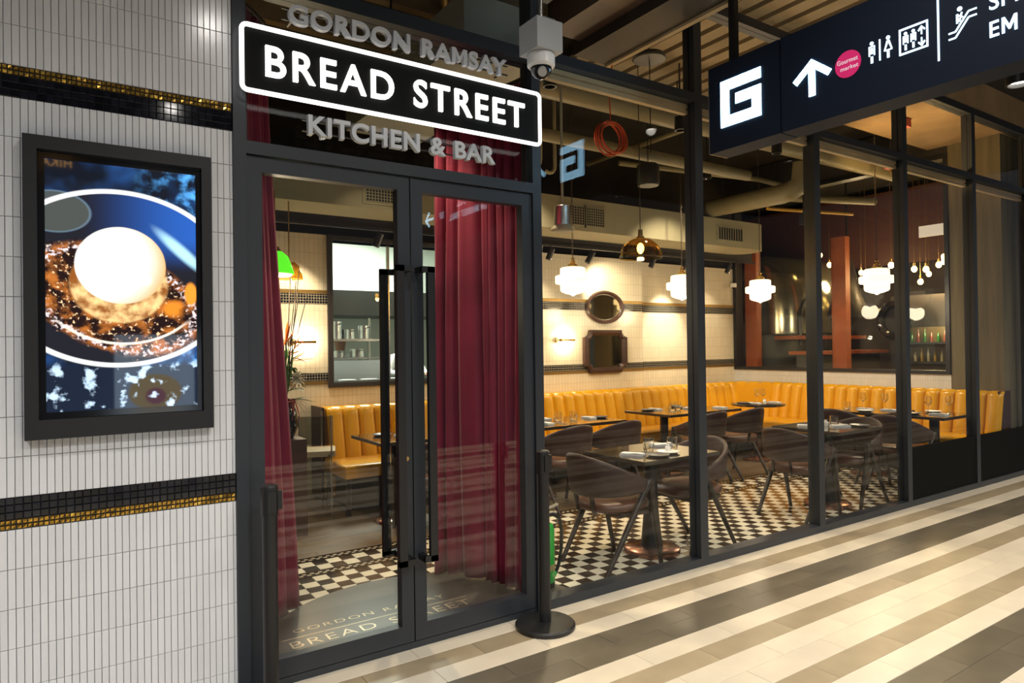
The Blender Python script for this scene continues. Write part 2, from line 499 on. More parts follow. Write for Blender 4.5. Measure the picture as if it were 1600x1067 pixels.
def door(name, x0, x1, hinge_left, label):
    d = thing(name, ((x0+x1)/2, .025, .035), label, 'door', kind='structure')
    z0, z1 = .036, 2.432
    sl, sr_ = (.067, .067)
    gx0, gx1, gz0, gz1 = x0+sl, x1-sr_, .122, 2.362
    y0, y1 = .0, .055
    obj('stile', MB().box(x0, gx0, y0, y1, z0, z1), M['frame'], d)
    obj('stile', MB().box(gx1, x1, y0, y1, z0, z1), M['frame'], d)
    obj('top_rail', MB().box(gx0, gx1, y0, y1, gz1, z1), M['frame'], d)
    obj('bottom_rail', MB().box(gx0, gx1, y0, y1, z0, gz0), M['frame'], d)
    obj('pane', MB().box(gx0-.01, gx1+.01, .040, .049, gz0-.01, gz1+.01), M['doorglass'], d)
    hx = (x1-.092) if hinge_left else (x0+.072)
    for ys in (-1, 1):                        # a square U-shaped pull on each face
        yb = -.075 if ys < 0 else .130
        h = MB()
        h.box(hx-.021, hx+.021, yb-.0125, yb+.0125, .455, 1.965)
        ya, yc = (yb, .002) if ys < 0 else (.053, yb)
        tx0, tx1 = (hx-.021, x1-.02) if hinge_left else (x0+.02, hx+.021)
        for z in (.455, 1.935):
            h.box(tx0, tx1, yb-.0125, yb+.0125, z, z+.03)
            m_ = (x1-.05, x1-.02) if hinge_left else (x0+.02, x0+.05)
            h.box(m_[0], m_[1], min(ya, yc), max(ya, yc), z, z+.03)
        obj('pull_handle', h, M['black'], d)
    if hinge_left:
        obj('lock', MB().cyl((x1-.033, .0, .98), (x1-.033, -.008, .98), .012, n=14), M['brass'], d)
    return d
door('door_1', .703, 1.506, True, 'left glass door leaf with black square pull handle and brass lock')
door('door_2', 1.513, 2.282, False, 'right glass door leaf with black square pull handle before the wide red curtain')

# ------------------------------------------------------------------ shopfront glazing
tg = thing('trim_2', (6.6, 0, 0), 'dark grey metal mullions, sill and transom of the shopfront glazing', 'window frame', kind='structure')
MR = [2.345, 3.772, 5.202, 6.625, 8.055, 9.48, 10.91, 12.34]
for x in MR[1:]:
    obj('mullion', MB().box(x-.078, x, 0, .10, 0, 4.0), M['frame'], tg)
for i in range(len(MR)-1):
    a, b_ = MR[i], MR[i+1]-.078
    obj('sill', MB().box(a, b_, 0, .10, 0, .055), M['frame'], tg)
    obj('transom', MB().box(a, b_, .0, .10, 3.245, 3.305), M['frame'], tg)
    obj('batten', MB().box(a, b_, .062, .10, 3.212, 3.241), M['deck'], tg)
    obj('batten', MB().box(a, b_, .062, .10, 3.172, 3.200), M['deck'], tg)
    obj('header', MB().box(a, b_, 0, .10, 3.93, 4.0), M['frame'], tg)
LAB = ['nearest the doors', 'second from the doors', 'third from the doors', 'fourth from the doors', 'fifth from the doors', 'sixth from the doors', 'last on the right']
n = 2
for i in range(len(MR)-1):
    a, b_ = MR[i], MR[i+1]-.078
    obj('window_%d' % n, MB().box(a, b_, .040, .050, .055, 3.245), M['glass'], label='tall shopfront glass pane, ' + LAB[i], cat='window', kind='structure'); n += 1
for i in range(len(MR)-1):
    a, b_ = MR[i], MR[i+1]-.078
    obj('window_%d' % n, MB().box(a, b_, .040, .050, 3.305, 3.93), M['glass'], label='upper glass pane above the transom, ' + LAB[i], cat='window', kind='structure'); n += 1
obj('window_%d' % n, MB().box(.70, 2.285, .042, .052, 3.275, 3.93), M['glass'], label='upper glass pane above the sign panel header', cat='window', kind='structure')
tp = thing('trim_3', (8, .07, 0), 'black opaque panels behind the lower glass at the far bays', 'panel', kind='structure')
for i in range(3, 6):
    obj('panel', MB().box(MR[i]+.001, MR[i+1]-.079, .014, .034, .055, .545), P('matte_black_panel', (.004, .004, .004), .9, spec=.15), tp)

# ------------------------------------------------------------------ restaurant floor: checker, border, planks
fi = obj('floor.001', MB().box(-1, 13, .10, 7.0, -.12, -.006).box(.70, 2.285, 0, .10, -.12, -.006), M['dgrout'], label='restaurant floor of black and cream checker tiles and dark planks', cat='floor', kind='structure', base=False)
CX, CY, CR = 1.72, .11, .965
def tilemesh(mat, s):
    mb = MB().cham(-s/2, s/2, -s/2, s/2, -.015, 0, .0012)
    me = bpy.data.meshes.new('checker_tile'); me.from_pydata(mb.v, [], mb.f); me.materials.append(mat); me.update(); return me
tmw, tmb_ = tilemesh(M['c_white'], .0975), tilemesh(M['c_black'], .0975)
cand = []
for seg, (ys, par) in enumerate((([1.35-.1*k for k in range(13)], 0), ([1.678, 1.575], 0))):
    for r, y in enumerate(ys):
        for i in range(-18, 78):
            x = 1.455+.1*i
            if (x-CX)**2+(y-CY)**2 < (CR-.04)**2: continue
            white = (i+r) % 2 == 0
            a, b_, w = px((x, y, 0))
            vis = 425 < a < 1425 and b_ < 1000 and not (690 < a < 855)
            cand.append(((w if vis else 99), x, y, white))
cand.sort(key=lambda t: t[0])
rw, rb = MB(), MB()
for i, (w, x, y, white) in enumerate(cand):
    if i < 300 and w < 90: inst('checker_tile', tmw if white else tmb_, (x, y, 0), fi)
    else: (rw if white else rb).cham(x-.04875, x+.04875, y-.04875, y+.04875, -.015, 0, .0012)
obj('checker_cream_field', rw, M['c_white'], fi, kind='stuff')
obj('checker_black_field', rb, M['c_black'], fi, kind='stuff')
bd1, bd2 = MB(), MB()
for (y0, nr) in ((1.408, 4), (1.734, 4)):
    for r in range(nr):
        for i in range(-60, 300):
            x = .9+.0273*i
            if x > 9.0: break
            (bd1 if (r in (0, 3)) else (bd2 if (i+r) % 2 else bd1)).box(x, x+.0255, y0+.0262*r, y0+.0262*r+.0245, -.012, 0)
obj('border_mosaic_dark', bd1, M['c_black'], fi, kind='stuff')
obj('border_mosaic_tan', bd2, M['f_tan'], fi, kind='stuff')
pm = {}
for r in range(16):
    y0 = 1.845+.122*r
    off = (r*.37) % 1.1
    x = -.6-off
    while x < 9.1:
        x1 = x+1.1
        me = pm.get('p')
        if me is None:
            mb = MB().cham(-.549, .549, -.0602, .0602, -.015, 0, .001)
            me = bpy.data.meshes.new('plank'); me.from_pydata(mb.v, [], mb.f); me.materials.append(M['plank']); me.update(); pm['p'] = me
        if -1.2 < x and x1 < 10.2: inst('plank', me, ((x+x1)/2, y0+.061, 0), fi)
        x = x1

# ------------------------------------------------------------------ restaurant walls
wb = thing('wall_back', (5, 3.8, 0), 'cream tiled back wall with two black and gold mosaic bands', 'wall', kind='structure')
KX0, KX1, KZ0, KZ1 = 2.38, 3.95, 1.19, 2.70
obj('wall_body', MB().box(-1, KX0, 3.8, 3.98, 0, 2.75).box(KX0, KX1, 3.8, 3.98, 0, KZ0).box(KX0, KX1, 3.8, 3.98, KZ1, 2.75).box(KX1, 6.92, 3.8, 3.98, 0, 2.75).box(6.92, 9.1, 3.93, 4.05, 0, 2.75), M['backtile'], wb)
for (x0, x1, yy) in ((-1, KX0-.02, 3.8), (KX1+.02, 6.92, 3.8), (6.92, 9.1, 3.93)):
    obj('mosaic_band', MB().box(x0, x1, yy-.006, yy+.01, 2.02, 2.125).box(x0, x1, yy-.006, yy+.01, 1.215, 1.298), M['bandmosaic'], wb)
    obj('gold_band', MB().box(x0, x1, yy-.007, yy+.01, 2.127, 2.165).box(x0, x1, yy-.007, yy+.01, 1.178, 1.213), M['bandgold'], wb)
obj('upper_wall', MB().box(-1, 9.25, 4.05, 4.2, 2.75, 4.3), M['ceil'], wb)
kw = thing('window_20', (3.1, 3.8, KZ0), 'black framed kitchen pass window in the cream tiled wall', 'window', kind='structure')
obj('frame', MB().box(KX0-.045, KX0+.01, 3.77, 3.99, KZ0-.05, KZ1+.05).box(KX1-.01, KX1+.045, 3.77, 3.99, KZ0-.05, KZ1+.05).box(KX0+.01, KX1-.01, 3.77, 3.99, KZ0-.05, KZ0).box(KX0+.01, KX1-.01, 3.77, 3.99, KZ1, KZ1+.05), M['beam'], kw)
obj('pane', MB().box(KX0+.01, KX1-.01, 3.90, 3.906, KZ0, KZ1), M['glass'], kw)
obj('sliding_mullion', MB().box(3.05, 3.08, 3.885, 3.915, KZ0, KZ1), M['steel'], kw)
wr = thing('wall_right', (9.2, 2.2, 0), 'pale tiled low wall under the bar window, with concrete pier', 'wall', kind='structure')
obj('wall_body', MB().box(9.1, 9.25, .72, 3.93, 0, 1.13), M['sidetile'], wr)
obj('upper_wall', MB().box(9.1, 9.25, .72, 4.05, 3.85, 4.3), M['ceil'], wr)
obj('concrete_pier', MB().box(9.1, 13, .16, .72, 0, 3.95), M['concwall'], wr)
bw = thing('window_21', (9.17, 2.2, 1.13), 'wide black framed window above the yellow banquette, looking into the bar', 'window', kind='structure')
Y0, Y1 = .72, 3.93
obj('frame', MB().box(9.08, 9.25, Y0, Y1, 1.13, 1.175).box(9.08, 9.25, Y0, Y1, 3.80, 3.85).box(9.08, 9.25, Y0, Y0+.05, 1.175, 3.80).box(9.08, 9.25, Y1-.06, Y1, 1.175, 3.80), M['black'], bw)
for y in (2.52,):
    obj('glazing_bar', MB().box(9.14, 9.19, y-.02, y+.02, 1.175, 3.80), M['black'], bw)
obj('pane', MB().box(9.16, 9.168, Y0+.05, 2.50, 1.175, 3.80), M['glass'], bw)
obj('pane', MB().box(9.16, 9.168, 2.54, Y1-.06, 1.175, 3.80), M['glass'], bw)
wlf = obj('wall_front', MB().box(-1.0, .645, .25, .30, 0, 4.3), M['cream'], label='painted inner face of the wall left of the doors', cat='wall', kind='structure')
wil = obj('wall_inner', MB().box(-1.1, -1.0, .25, 4.2, 0, 4.3), M['cream'], label='far left inner wall of the restaurant', cat='wall', kind='structure')

# ------------------------------------------------------------------ ceilings
obj('ceiling', MB().box(-3, 13, -6, 7.0, 4.32, 4.45), M['ceil'], label='dark open ceiling above the pipes and ducts', cat='ceiling', kind='structure', base=False)
sl = thing('ceiling.001', (5, .6, 4.05), 'pale ceiling slats running back above the shopfront glass', 'ceiling', kind='structure')
for i in range(15):
    x = 3.75+.20*i
    if x > 6.7: break
    obj('slat', MB().box(x, x+.135, -1.2, 2.0, 4.05, 4.10), M['deck'], sl)
cs = obj('ceiling.002', MB().box(6.75, 13, .10, .95, 3.95, 4.30), M['concrete'], label='warm lit concrete soffit over the right bays', cat='ceiling', kind='structure')
obj('wall_upper', MB().box(6.4, 13, .01, .10, 4.0, 4.32), M['concrete'], label='pale concrete beam face above the right shopfront header', cat='wall', kind='structure')

# ------------------------------------------------------------------ lettering
_txt = {}
def glyph(s, extrude, offset):
    key = (s, extrude, offset)
    if key in _txt: return _txt[key]
    if s == 'M':                              # drawn by hand: the built-in outline overlaps itself when thickened
        o_ = offset
        p = [(.07-o_, 0), (.07-o_, .69), (.185+o_, .69), (.39, .30+o_), (.595-o_, .69), (.71+o_, .69), (.71+o_, 0), (.605-o_, 0), (.605-o_, .47), (.43, .12), (.35, .12), (.175+o_, .47), (.175+o_, 0)]
        mb_ = MB().prism([(a, b_) for a, b_ in p][::-1], lambda x, y, d: (x, y, d), -extrude, max(extrude, .0001))
        _txt[key] = (mb_.v, [tuple(f) for f in mb_.f])
        return _txt[key]
    cu = bpy.data.curves.new('t', 'FONT'); cu.body = s; cu.size = 1.0; cu.extrude = extrude; cu.offset = offset; cu.resolution_u = 5
    o = bpy.data.objects.new('t', cu); COL.objects.link(o)
    dg = bpy.context.evaluated_depsgraph_get(); dg.update()
    me = bpy.data.meshes.new_from_object(o.evaluated_get(dg))
    vs = [tuple(v.co) for v in me.vertices]; fs = [tuple(p.vertices) for p in me.polygons]
    bpy.data.objects.remove(o); bpy.data.curves.remove(cu); bpy.data.meshes.remove(me)
    _txt[key] = (vs, fs)
    return vs, fs
def width(s, off):
    vs, _ = glyph(s, 0.0, off)
    return max(v[0] for v in vs) - min(v[0] for v in vs)
def letters(text, x0, x1, z0, z1, mapf, depth, mat, parent, name='letter', offset=.02, spacing=0.02, joined=False):
    """each character its own part, fitted into x0..x1 (along the sign) and z0..z1"""
    hh = width('HH', offset)
    hv, _ = glyph('H', 0.0, offset); capz0 = min(v[1] for v in hv); caph = max(v[1] for v in hv)-capz0
    pos = 0; items = []
    for c in text:
        if c == ' ': pos += .34+spacing; continue
        vs, fs = glyph(c, .5, offset)
        mn = min(v[0] for v in vs); mxx = max(v[0] for v in vs)
        adv = width('H'+c+'H', offset) - hh
        items.append((c, pos, vs, fs, mn)); last = pos + mxx
        pos += adv + spacing
    first = items[0][4]; tot = last - first
    sx, sz = (x1-x0)/tot, (z1-z0)/caph
    allmb = MB()
    for c, p, vs, fs, mn in items:
        mb = allmb if joined else MB()
        mb._add([mapf(x0+(v[0]+p-first)*sx, z0+(v[1]-capz0)*sz, (v[2]+.5)*depth) for v in vs], fs)
        if not joined: obj(name, mb, mat, parent)
    if joined: obj(name, allmb, mat, parent)

M['neon'] = E_('sign_white_light', (1, .98, .93), 2.4)
M['neontext'] = E_('wayfinding_text_light', (.55, .82, 1.0), 4.5)
M['neonicon'] = E_('wayfinding_icon_light', (.62, .84, 1.0), 2.6)
M['neonblue'] = E_('wayfinding_light', (.40, .74, 1.0), 13.0)
M['signblack'] = P('sign_black', (.0045, .005, .0055), .7, spec=.2)
M['signnavy'] = P('sign_navy', (.007, .012, .026), .6, spec=.15)
M['letgrey'] = P('brushed_letter', (.60, .63, .68), .40)
M['pink'] = P('magenta_disc', (.40, .012, .09), .5, emit=(.62, .02, .14), es=.55)

# main sign
sg = thing('shop_sign', (1.49, -.05, 2.70), 'lit black sign with white letters and white neon border above the doors', 'sign')
obj('panel', MB().box(.690, 2.295, -.062, -.018, 2.715, 2.990), M['signblack'], sg)
pts = []
R_ = .03
for (cx, cz, a0) in ((2.280, 2.975, 0), (.698, 2.975, 90), (.698, 2.730, 180), (2.280, 2.730, 270)):
    for k in range(5):
        a = math.radians(a0+22.5*k)
        pts.append((cx+R_*math.cos(a)*.8, -.066, cz+R_*math.sin(a)*.8))
obj('neon_border', MB().tube(pts, .0105, 8, closed=True), M['neon'], sg)
fmap = lambda x, z, d: (x, -.062-d, z)
letters('BREAD STREET', .775, 2.195, 2.783, 2.922, fmap, .012, M['neon'], sg, offset=.014, spacing=.10)
for x in (.9, 1.5, 2.1):
    obj('bracket', MB().box(x-.015, x+.015, -.020, .045, 2.84, 2.86), M['black'], sg)
s2 = thing('lettering', (1.48, -.03, 3.05), 'row of raised grey letters above the lit black sign', 'sign letters')
fm2 = lambda x, z, d: (x, -.030-d, z)
letters('GORDON RAMSAY', .884, 2.088, 3.060, 3.150, fm2, .028, M['letgrey'], s2, offset=.03, spacing=.03)
obj('mounting_rail', MB().box(.86, 2.11, -.030, -.022, 3.078, 3.084).box(.86, 2.11, -.030, -.022, 3.128, 3.134), M['black'], s2)
for x in (.90, 1.48, 2.06): obj('mounting_stud', MB().box(x, x+.01, -.024, .042, 3.079, 3.083), M['black'], s2)
s3 = thing('lettering', (1.48, -.03, 2.55), 'row of raised grey letters below the lit black sign', 'sign letters')
letters('KITCHEN & BAR', .969, 2.003, 2.556, 2.648, fm2, .028, M['letgrey'], s3, offset=.03, spacing=.045)
obj('mounting_rail', MB().box(.95, 2.02, -.030, -.022, 2.574, 2.580).box(.95, 2.02, -.030, -.022, 2.624, 2.630), M['black'], s3)
for x in (1.0, 1.48, 1.97): obj('mounting_stud', MB().box(x, x+.01, -.024, .042, 2.575, 2.579), M['black'], s3)

# hanging wayfinding sign, at right angles to the glass
XS = 3.25
ws = thing('wayfinding_sign', (XS, -2.0, 2.685), 'long navy hanging wayfinding sign with lit G, arrow and icons', 'sign')
obj('sign_box', MB().box(XS, XS+.16, -.975, -.500, 2.685, 3.195), M['signnavy'], ws)
obj('sign_box', MB().box(XS, XS+.16, -3.75, -.985, 2.685, 3.195), M['signnavy'], ws)
obj('edge_trim', MB().box(XS-.003, XS+.16, -.500, -.496, 2.685, 3.195), M['steel'], ws)
obj('seam', MB().box(XS+.01, XS+.15, -.985, -.975, 2.69, 3.19), M['black'], ws)
for y in (-.62, -2.2, -3.5):
    obj('hanger', MB().box(XS+.06, XS+.10, y-.02, y+.02, 3.195, 3.66), M['black'], ws)
wmap = lambda s_, z, d: (XS-d, -s_, z)
def rect(mb, s0, s1, z0, z1, d=.004): mb.box(XS-d, XS+.001, -s1, -s0, z0, z1); return mb
G = MB(); a0, a1, b0, b1, t = .585, .860, 2.818, 3.088, .060
rect(G, a0, a0+t, b0, b1); rect(G, a0+t, a1, b1-t, b1); rect(G, a0+t, a1, b0, b0+t); rect(G, a1-t, a1, b0+t, b0+.175); rect(G, a0+.105, a1-t, b0+.115, b0+.175)
obj('letter', G, M['neonblue'], ws)
A = MB()
sx = 1.166
rect(A, sx-.018, sx+.018, 2.826, 2.98)
for sgn in (-1, 1):
    A.prism([(sx, 3.018), (sx+sgn*.108, 2.930), (sx+sgn*.086, 2.905), (sx, 2.975)], wmap, -.001, .004)
obj('arrow', A, M['neonblue'], ws)
D = MB()
pc = [(1.359+.066*math.cos(2*PI*k/36), 2.924+.066*math.sin(2*PI*k/36)) for k in range(36)]
D.prism(pc, wmap, -.001, .003)
disc = obj('disc', D, M['pink'], ws)
M['pinktxt'] = E_('disc_text', (.95, .75, .80), .8)
def tilt(s0, z0, ang):
    c_, s_ = math.cos(ang), math.sin(ang)
    return lambda x, z, d: (XS-.003-d, -(s0+(x-s0)*c_-(z-z0)*s_), z0+(x-s0)*s_+(z-z0)*c_)
letters('Gourmet', 1.305, 1.410, 2.930, 2.952, tilt(1.359, 2.924, .0), .002, M['pinktxt'], disc, name='disc_text', offset=.0, joined=True)
letters('market', 1.322, 1.412, 2.896, 2.916, tilt(1.359, 2.924, .0), .002, M['pinktxt'], disc, name='disc_text', offset=.0, joined=True)
def person_icon(s0, z0, h, skirt=False):
    mb = MB(); u = h
    pc = [(s0+.085*u*math.cos(2*PI*k/14), z0+.90*u+.085*u*math.sin(2*PI*k/14)) for k in range(14)]
    mb.prism(pc, wmap, -.001, .004)
    if skirt:
        mb.prism([(s0-.06*u, z0+.78*u), (s0+.06*u, z0+.78*u), (s0+.19*u, z0+.34*u), (s0+.14*u, z0+.34*u), (s0, z0+.70*u), (s0-.14*u, z0+.34*u), (s0-.19*u, z0+.34*u)][::-1], wmap, -.001, .004)
        rect(mb, s0-.16*u, s0+.16*u, z0+.32*u, z0+.37*u)
        rect(mb, s0-.05*u, s0+.05*u, z0, z0+.30*u)
    else:
        rect(mb, s0-.14*u, s0+.14*u, z0+.73*u, z0+.78*u); rect(mb, s0-.14*u, s0-.09*u, z0+.34*u, z0+.74*u); rect(mb, s0+.09*u, s0+.14*u, z0+.34*u, z0+.74*u)
        rect(mb, s0-.05*u, s0+.05*u, z0+.42*u, z0+.68*u); rect(mb, s0-.05*u, s0+.05*u, z0, z0+.30*u)
    return mb
obj('icon', person_icon(1.478, 2.885, .105), M['neonicon'], ws)
obj('icon', person_icon(1.555, 2.885, .105, True), M['neonicon'], ws)
obj('icon', rect(MB(), 1.513, 1.519, 2.885, 2.985), M['neonicon'], ws)
L = MB()
for (s0, s1, z0, z1) in ((1.605, 1.731, 2.985, 2.993), (1.605, 1.731, 2.872, 2.880), (1.605, 1.612, 2.872, 2.993), (1.724, 1.731, 2.872, 2.993)): rect(L, s0, s1, z0, z1)
obj('icon', L, M['neonicon'], ws)
obj('icon', person_icon(1.634, 2.890, .085), M['neonicon'], ws)
obj('icon', person_icon(1.668, 2.890, .085), M['neonicon'], ws)
for up_ in (1, -1):
    mb = MB(); zc = 2.955 if up_ > 0 else 2.905
    rect(mb, 1.701, 1.706, zc-.018, zc+.018)
    for sgn in (-1, 1):
        q = [(1.7035, zc+up_*.022), (1.7035+sgn*.016, zc+up_*.004), (1.7035+sgn*.012, zc-up_*.002), (1.7035, zc+up_*.012)]
        mb.prism(q, wmap, -.001, .004)
    obj('arrow', mb, M['neonicon'], ws)
obj('divider', rect(MB(), 1.770, 1.777, 2.79, 3.09), M['neonicon'], ws)
esc = MB()
def seg(mb, p, q, t=.0065):
    dx, dz = q[0]-p[0], q[1]-p[1]; l = math.hypot(dx, dz); nx, nz = -dz/l*t/2, dx/l*t/2
    mb.prism([(p[0]-nx, p[1]-nz), (q[0]-nx, q[1]-nz), (q[0]+nx, q[1]+nz), (p[0]+nx, p[1]+nz)], wmap, -.001, .004)
for o_ in (0, -.026):
    pp = [(1.815, 2.892+o_), (1.842, 2.892+o_), (1.894, 2.962+o_), (1.925, 2.962+o_)]
    for k in range(3): seg(esc, pp[k], pp[k+1])
seg(esc, (1.850, 2.925), (1.850, 2.965), .008); seg(esc, (1.850, 2.962), (1.872, 2.945), .006); seg(esc, (1.858, 2.930), (1.868, 2.968), .006)
esc.prism([(1.860+.010*math.cos(2*PI*k/12), 2.985+.010*math.sin(2*PI*k/12)) for k in range(12)], wmap, -.001, .004)
obj('icon', esc, M['neonicon'], ws)
letters('SPHERE HALL', 1.972, 2.52, 2.930, 2.995, wmap, .004, M['neontext'], ws, offset=.004, spacing=.035)
letters('EM MARKET HALL', 1.972, 2.68, 2.815, 2.880, wmap, .004, M['neontext'], ws, offset=.004, spacing=.035)
letters('5F', 2.80, 2.90, 2.865, 2.930, wmap, .004, M['neontext'], ws, offset=.004, spacing=.035)
A = MB(); rect(A, 3.03, 3.20, 2.885, 2.910)
for sgn in (-1, 1): A.prism([(3.22, 2.8975), (3.13, 2.8975+sgn*.085), (3.112, 2.8975+sgn*.068), (3.185, 2.8975)], wmap, -.001, .004)
obj('arrow', A, M['neonblue'], ws)

# ------------------------------------------------------------------ digital display on the tiled wall
SX0, SX1, SZ0, SZ1 = -.049, .486, 1.318, 2.305
def screen_mat():
    m = bpy.data.materials.new('dish_photo_screen'); m.use_nodes = True
    nt = m.node_tree; b = nt.nodes['Principled BSDF']
    N = nt.nodes.new; Lk = nt.links.new
    g = N('ShaderNodeNewGeometry'); sp = N('ShaderNodeSeparateXYZ'); Lk(g.outputs['Position'], sp.inputs[0])
    def mth(op, a, b_=None, c=None):
        n = N('ShaderNodeMath'); n.operation = op
        for i, v in enumerate((a, b_, c)):
            if v is None: continue
            if isinstance(v, (int, float)): n.inputs[i].default_value = v
            else: Lk(v, n.inputs[i])
        return n.outputs[0]
    def sm(v, e0, e1):
        n = N('ShaderNodeMapRange'); n.interpolation_type = 'SMOOTHSTEP'
        n.inputs['From Min'].default_value = e0; n.inputs['From Max'].default_value = e1
        Lk(v, n.inputs['Value']); return n.outputs[0]
    def mix(f, a, b_):
        n = N('ShaderNodeMix'); n.data_type = 'RGBA'
        Lk(f, n.inputs[0]) if not isinstance(f, (int, float)) else None
        for i, v in ((6, a), (7, b_)):
            if isinstance(v, tuple): n.inputs[i].default_value = (*v, 1)
            else: Lk(v, n.inputs[i])
        return n.outputs[2]
    # screen coordinates: u 0..1 across (0.535 m), v 0..1 down (0.987 m); both kept in units of the width
    u = mth('MULTIPLY_ADD', sp.outputs[0], 1/(SX1-SX0), -SX0/(SX1-SX0))
    v = mth('MULTIPLY_ADD', sp.outputs[2], -1/(SX1-SX0), SZ1/(SX1-SX0))
    cb = N('ShaderNodeCombineXYZ'); Lk(u, cb.inputs[0]); Lk(v, cb.inputs[1])
    nz = N('ShaderNodeTexNoise'); nz.inputs['Scale'].default_value = 9; nz.inputs['Detail'].default_value = 5; Lk(cb.outputs[0], nz.inputs[0])
    nf = N('ShaderNodeTexNoise'); nf.inputs['Scale'].default_value = 34; nf.inputs['Detail'].default_value = 4; Lk(cb.outputs[0], nf.inputs[0])
    nb = N('ShaderNodeTexNoise'); nb.inputs['Scale'].default_value = 3.2; nb.inputs['Detail'].default_value = 2; Lk(cb.outputs[0], nb.inputs[0])
    wob = mth('MULTIPLY_ADD', nz.outputs[0], .16, -.08)
    def ell(cx, cy, rx, ry, w=0.0, rot=0.0):
        du = mth('SUBTRACT', u, cx); dv = mth('SUBTRACT', v, cy)
        if rot:
            c_, s_ = math.cos(rot), math.sin(rot)
            du, dv = mth('ADD', mth('MULTIPLY', du, c_), mth('MULTIPLY', dv, s_)), mth('SUBTRACT', mth('MULTIPLY', dv, c_), mth('MULTIPLY', du, s_))
        d = mth('SQRT', mth('ADD', mth('POWER', mth('ABSOLUTE', mth('DIVIDE', du, rx)), 2.0), mth('POWER', mth('ABSOLUTE', mth('DIVIDE', dv, ry)), 2.0)))
        return mth('ADD', d, mth('MULTIPLY', wob, w)) if w else d
    bl = sm(nb.outputs[0], .42, .72)
    c = mix(bl, (.006, .008, .014), (.014, .06, .20))
    top = sm(u, .45, 1.05)
    c = mix(mth('MULTIPLY', top, sm(nz.outputs[0], .45, .70)), c, (.10, .42, .95))
    # pan interior: deep blue bowl
    pan = ell(.47, .855, .80, .66)
    ins = sm(pan, 1.0, .97)
    bowl = mix(mth('MULTIPLY', sm(u, .2, 1.0), sm(v, .80, .50)), (.012, .012, .018), (.02, .10, .42))
    c = mix(ins, c, bowl)
    # ghost of a plate, upper left
    pl = ell(.06, .38, .22, .15)
    c = mix(mth('MULTIPLY', sm(pl, 1.02, .98), .8), c, (.075, .085, .075))
    plr = mth('MULTIPLY', sm(pl, .93, 1.0), sm(pl, 1.07, 1.0))
    c = mix(mth('MULTIPLY', plr, .6), c, (.14, .22, .30))
    # blue glow at the right of the bowl
    gr = ell(.90, .63, .26, .050, .3, .74)
    c = mix(sm(gr, 1.25, .35), c, (.45, .80, 1.0))
    # bread slab
    br = ell(.45, 1.02, .64, .40, 1.6, .42)
    brc = mix(sm(nz.outputs[0], .44, .66), (.014, .005, .004), (.46, .14, .022))
    brc = mix(mth('MULTIPLY', sm(nf.outputs[0], .58, .66), .9), brc, (.95, .62, .34))
    c = mix(sm(br, 1.02, .92), c, brc)
    cr_ = mth('MULTIPLY', sm(br, .78, .86), sm(br, .97, .90))
    c = mix(mth('MULTIPLY', cr_, sm(nf.outputs[0], .47, .60)), c, (.80, .66, .66))
    # dark shade to the right of the bread, orange fruit
    fr = ell(.83, 1.08, .09, .07, 1.6, -.4)
    c = mix(mth('MULTIPLY', sm(fr, 1.2, .5), sm(nz.outputs[0], .35, .55)), c, (.80, .24, .02))
    fr2 = ell(.96, .96, .05, .10, 1.0)
    c = mix(sm(fr2, 1.1, .7), c, (.85, .30, .03))
    # toasted rim below the ice cream
    tb = ell(.47, .90, .33, .30, .9)
    c = mix(sm(tb, 1.02, .94), c, mix(sm(nz.outputs[0], .35, .65), (.26, .08, .012), (.95, .62, .26)))
    # ice-cream ball
    ba = ell(.48, .755, .305, .295, .12)
    lit = ell(.37, .72, .42, .42)
    bc = mix(sm(lit, .50, 1.12), (1.0, .985, .90), (.72, .36, .08))
    c = mix(sm(ba, 1.01, .97), c, bc)
    hi = ell(.64, .86, .05, .05)
    c = mix(sm(hi, 1.2, .3), c, (1, .95, .8))
    # pan rim: bright white arcs
    rim = mth('MULTIPLY', sm(pan, .965, .985), sm(pan, 1.035, 1.010))
    rim_ok = mth('MAXIMUM', sm(br, .98, 1.05), sm(v, 1.25, 1.35))
    c = mix(mth('MULTIPLY', rim, mth('MULTIPLY', rim_ok, sm(ba, .98, 1.02))), c, (1.0, 1.0, 1.0))
    inr = ell(.50, .80, .60, .555)
    rim2 = mth('MULTIPLY', mth('MULTIPLY', sm(inr, .97, .985), sm(inr, 1.02, 1.0)), sm(v, 1.15, 1.25))
    c = mix(mth('MULTIPLY', rim2, .8), c, (.98, .90, .75))
    # table under the pan: pale blue highlights
    un = mth('MULTIPLY', sm(pan, 1.02, 1.05), sm(v, 1.45, 1.55))
    c = mix(mth('MULTIPLY', un, sm(nz.outputs[0], .54, .64)), mix(un, c, (.008, .014, .03)), (.55, .74, .95))
    Lk(c, b.inputs['Emission Color'])
    b.inputs['Emission Strength'].default_value = 1.5
    b.inputs['Base Color'].default_value = (.004, .004, .005, 1)
    b.inputs['Roughness'].default_value = .03
    return m
tv = thing('digital_display', (.22, -.03, 1.217), 'black framed portrait screen showing an ice cream ball on toast in a pan', 'screen')
FX0, FX1, FZ0, FZ1 = -.118, .545, 1.217, 2.384
ax0, ax1, az0, az1 = FX0+.045, FX1-.038, FZ0+.075, FZ1-.052
fb = M['blackframe'] = P('black_display_frame', (.007, .007, .008), .45)
obj('frame_bar', MB().box(FX0, ax0, -.055, .0, FZ0, FZ1), fb, tv)
obj('frame_bar', MB().box(ax1, FX1, -.055, .0, FZ0, FZ1), fb, tv)
obj('frame_bar', MB().box(ax0, ax1, -.055, .0, FZ0, az0), fb, tv)
obj('frame_bar', MB().box(ax0, ax1, -.055, .0, az1, FZ1), fb, tv)
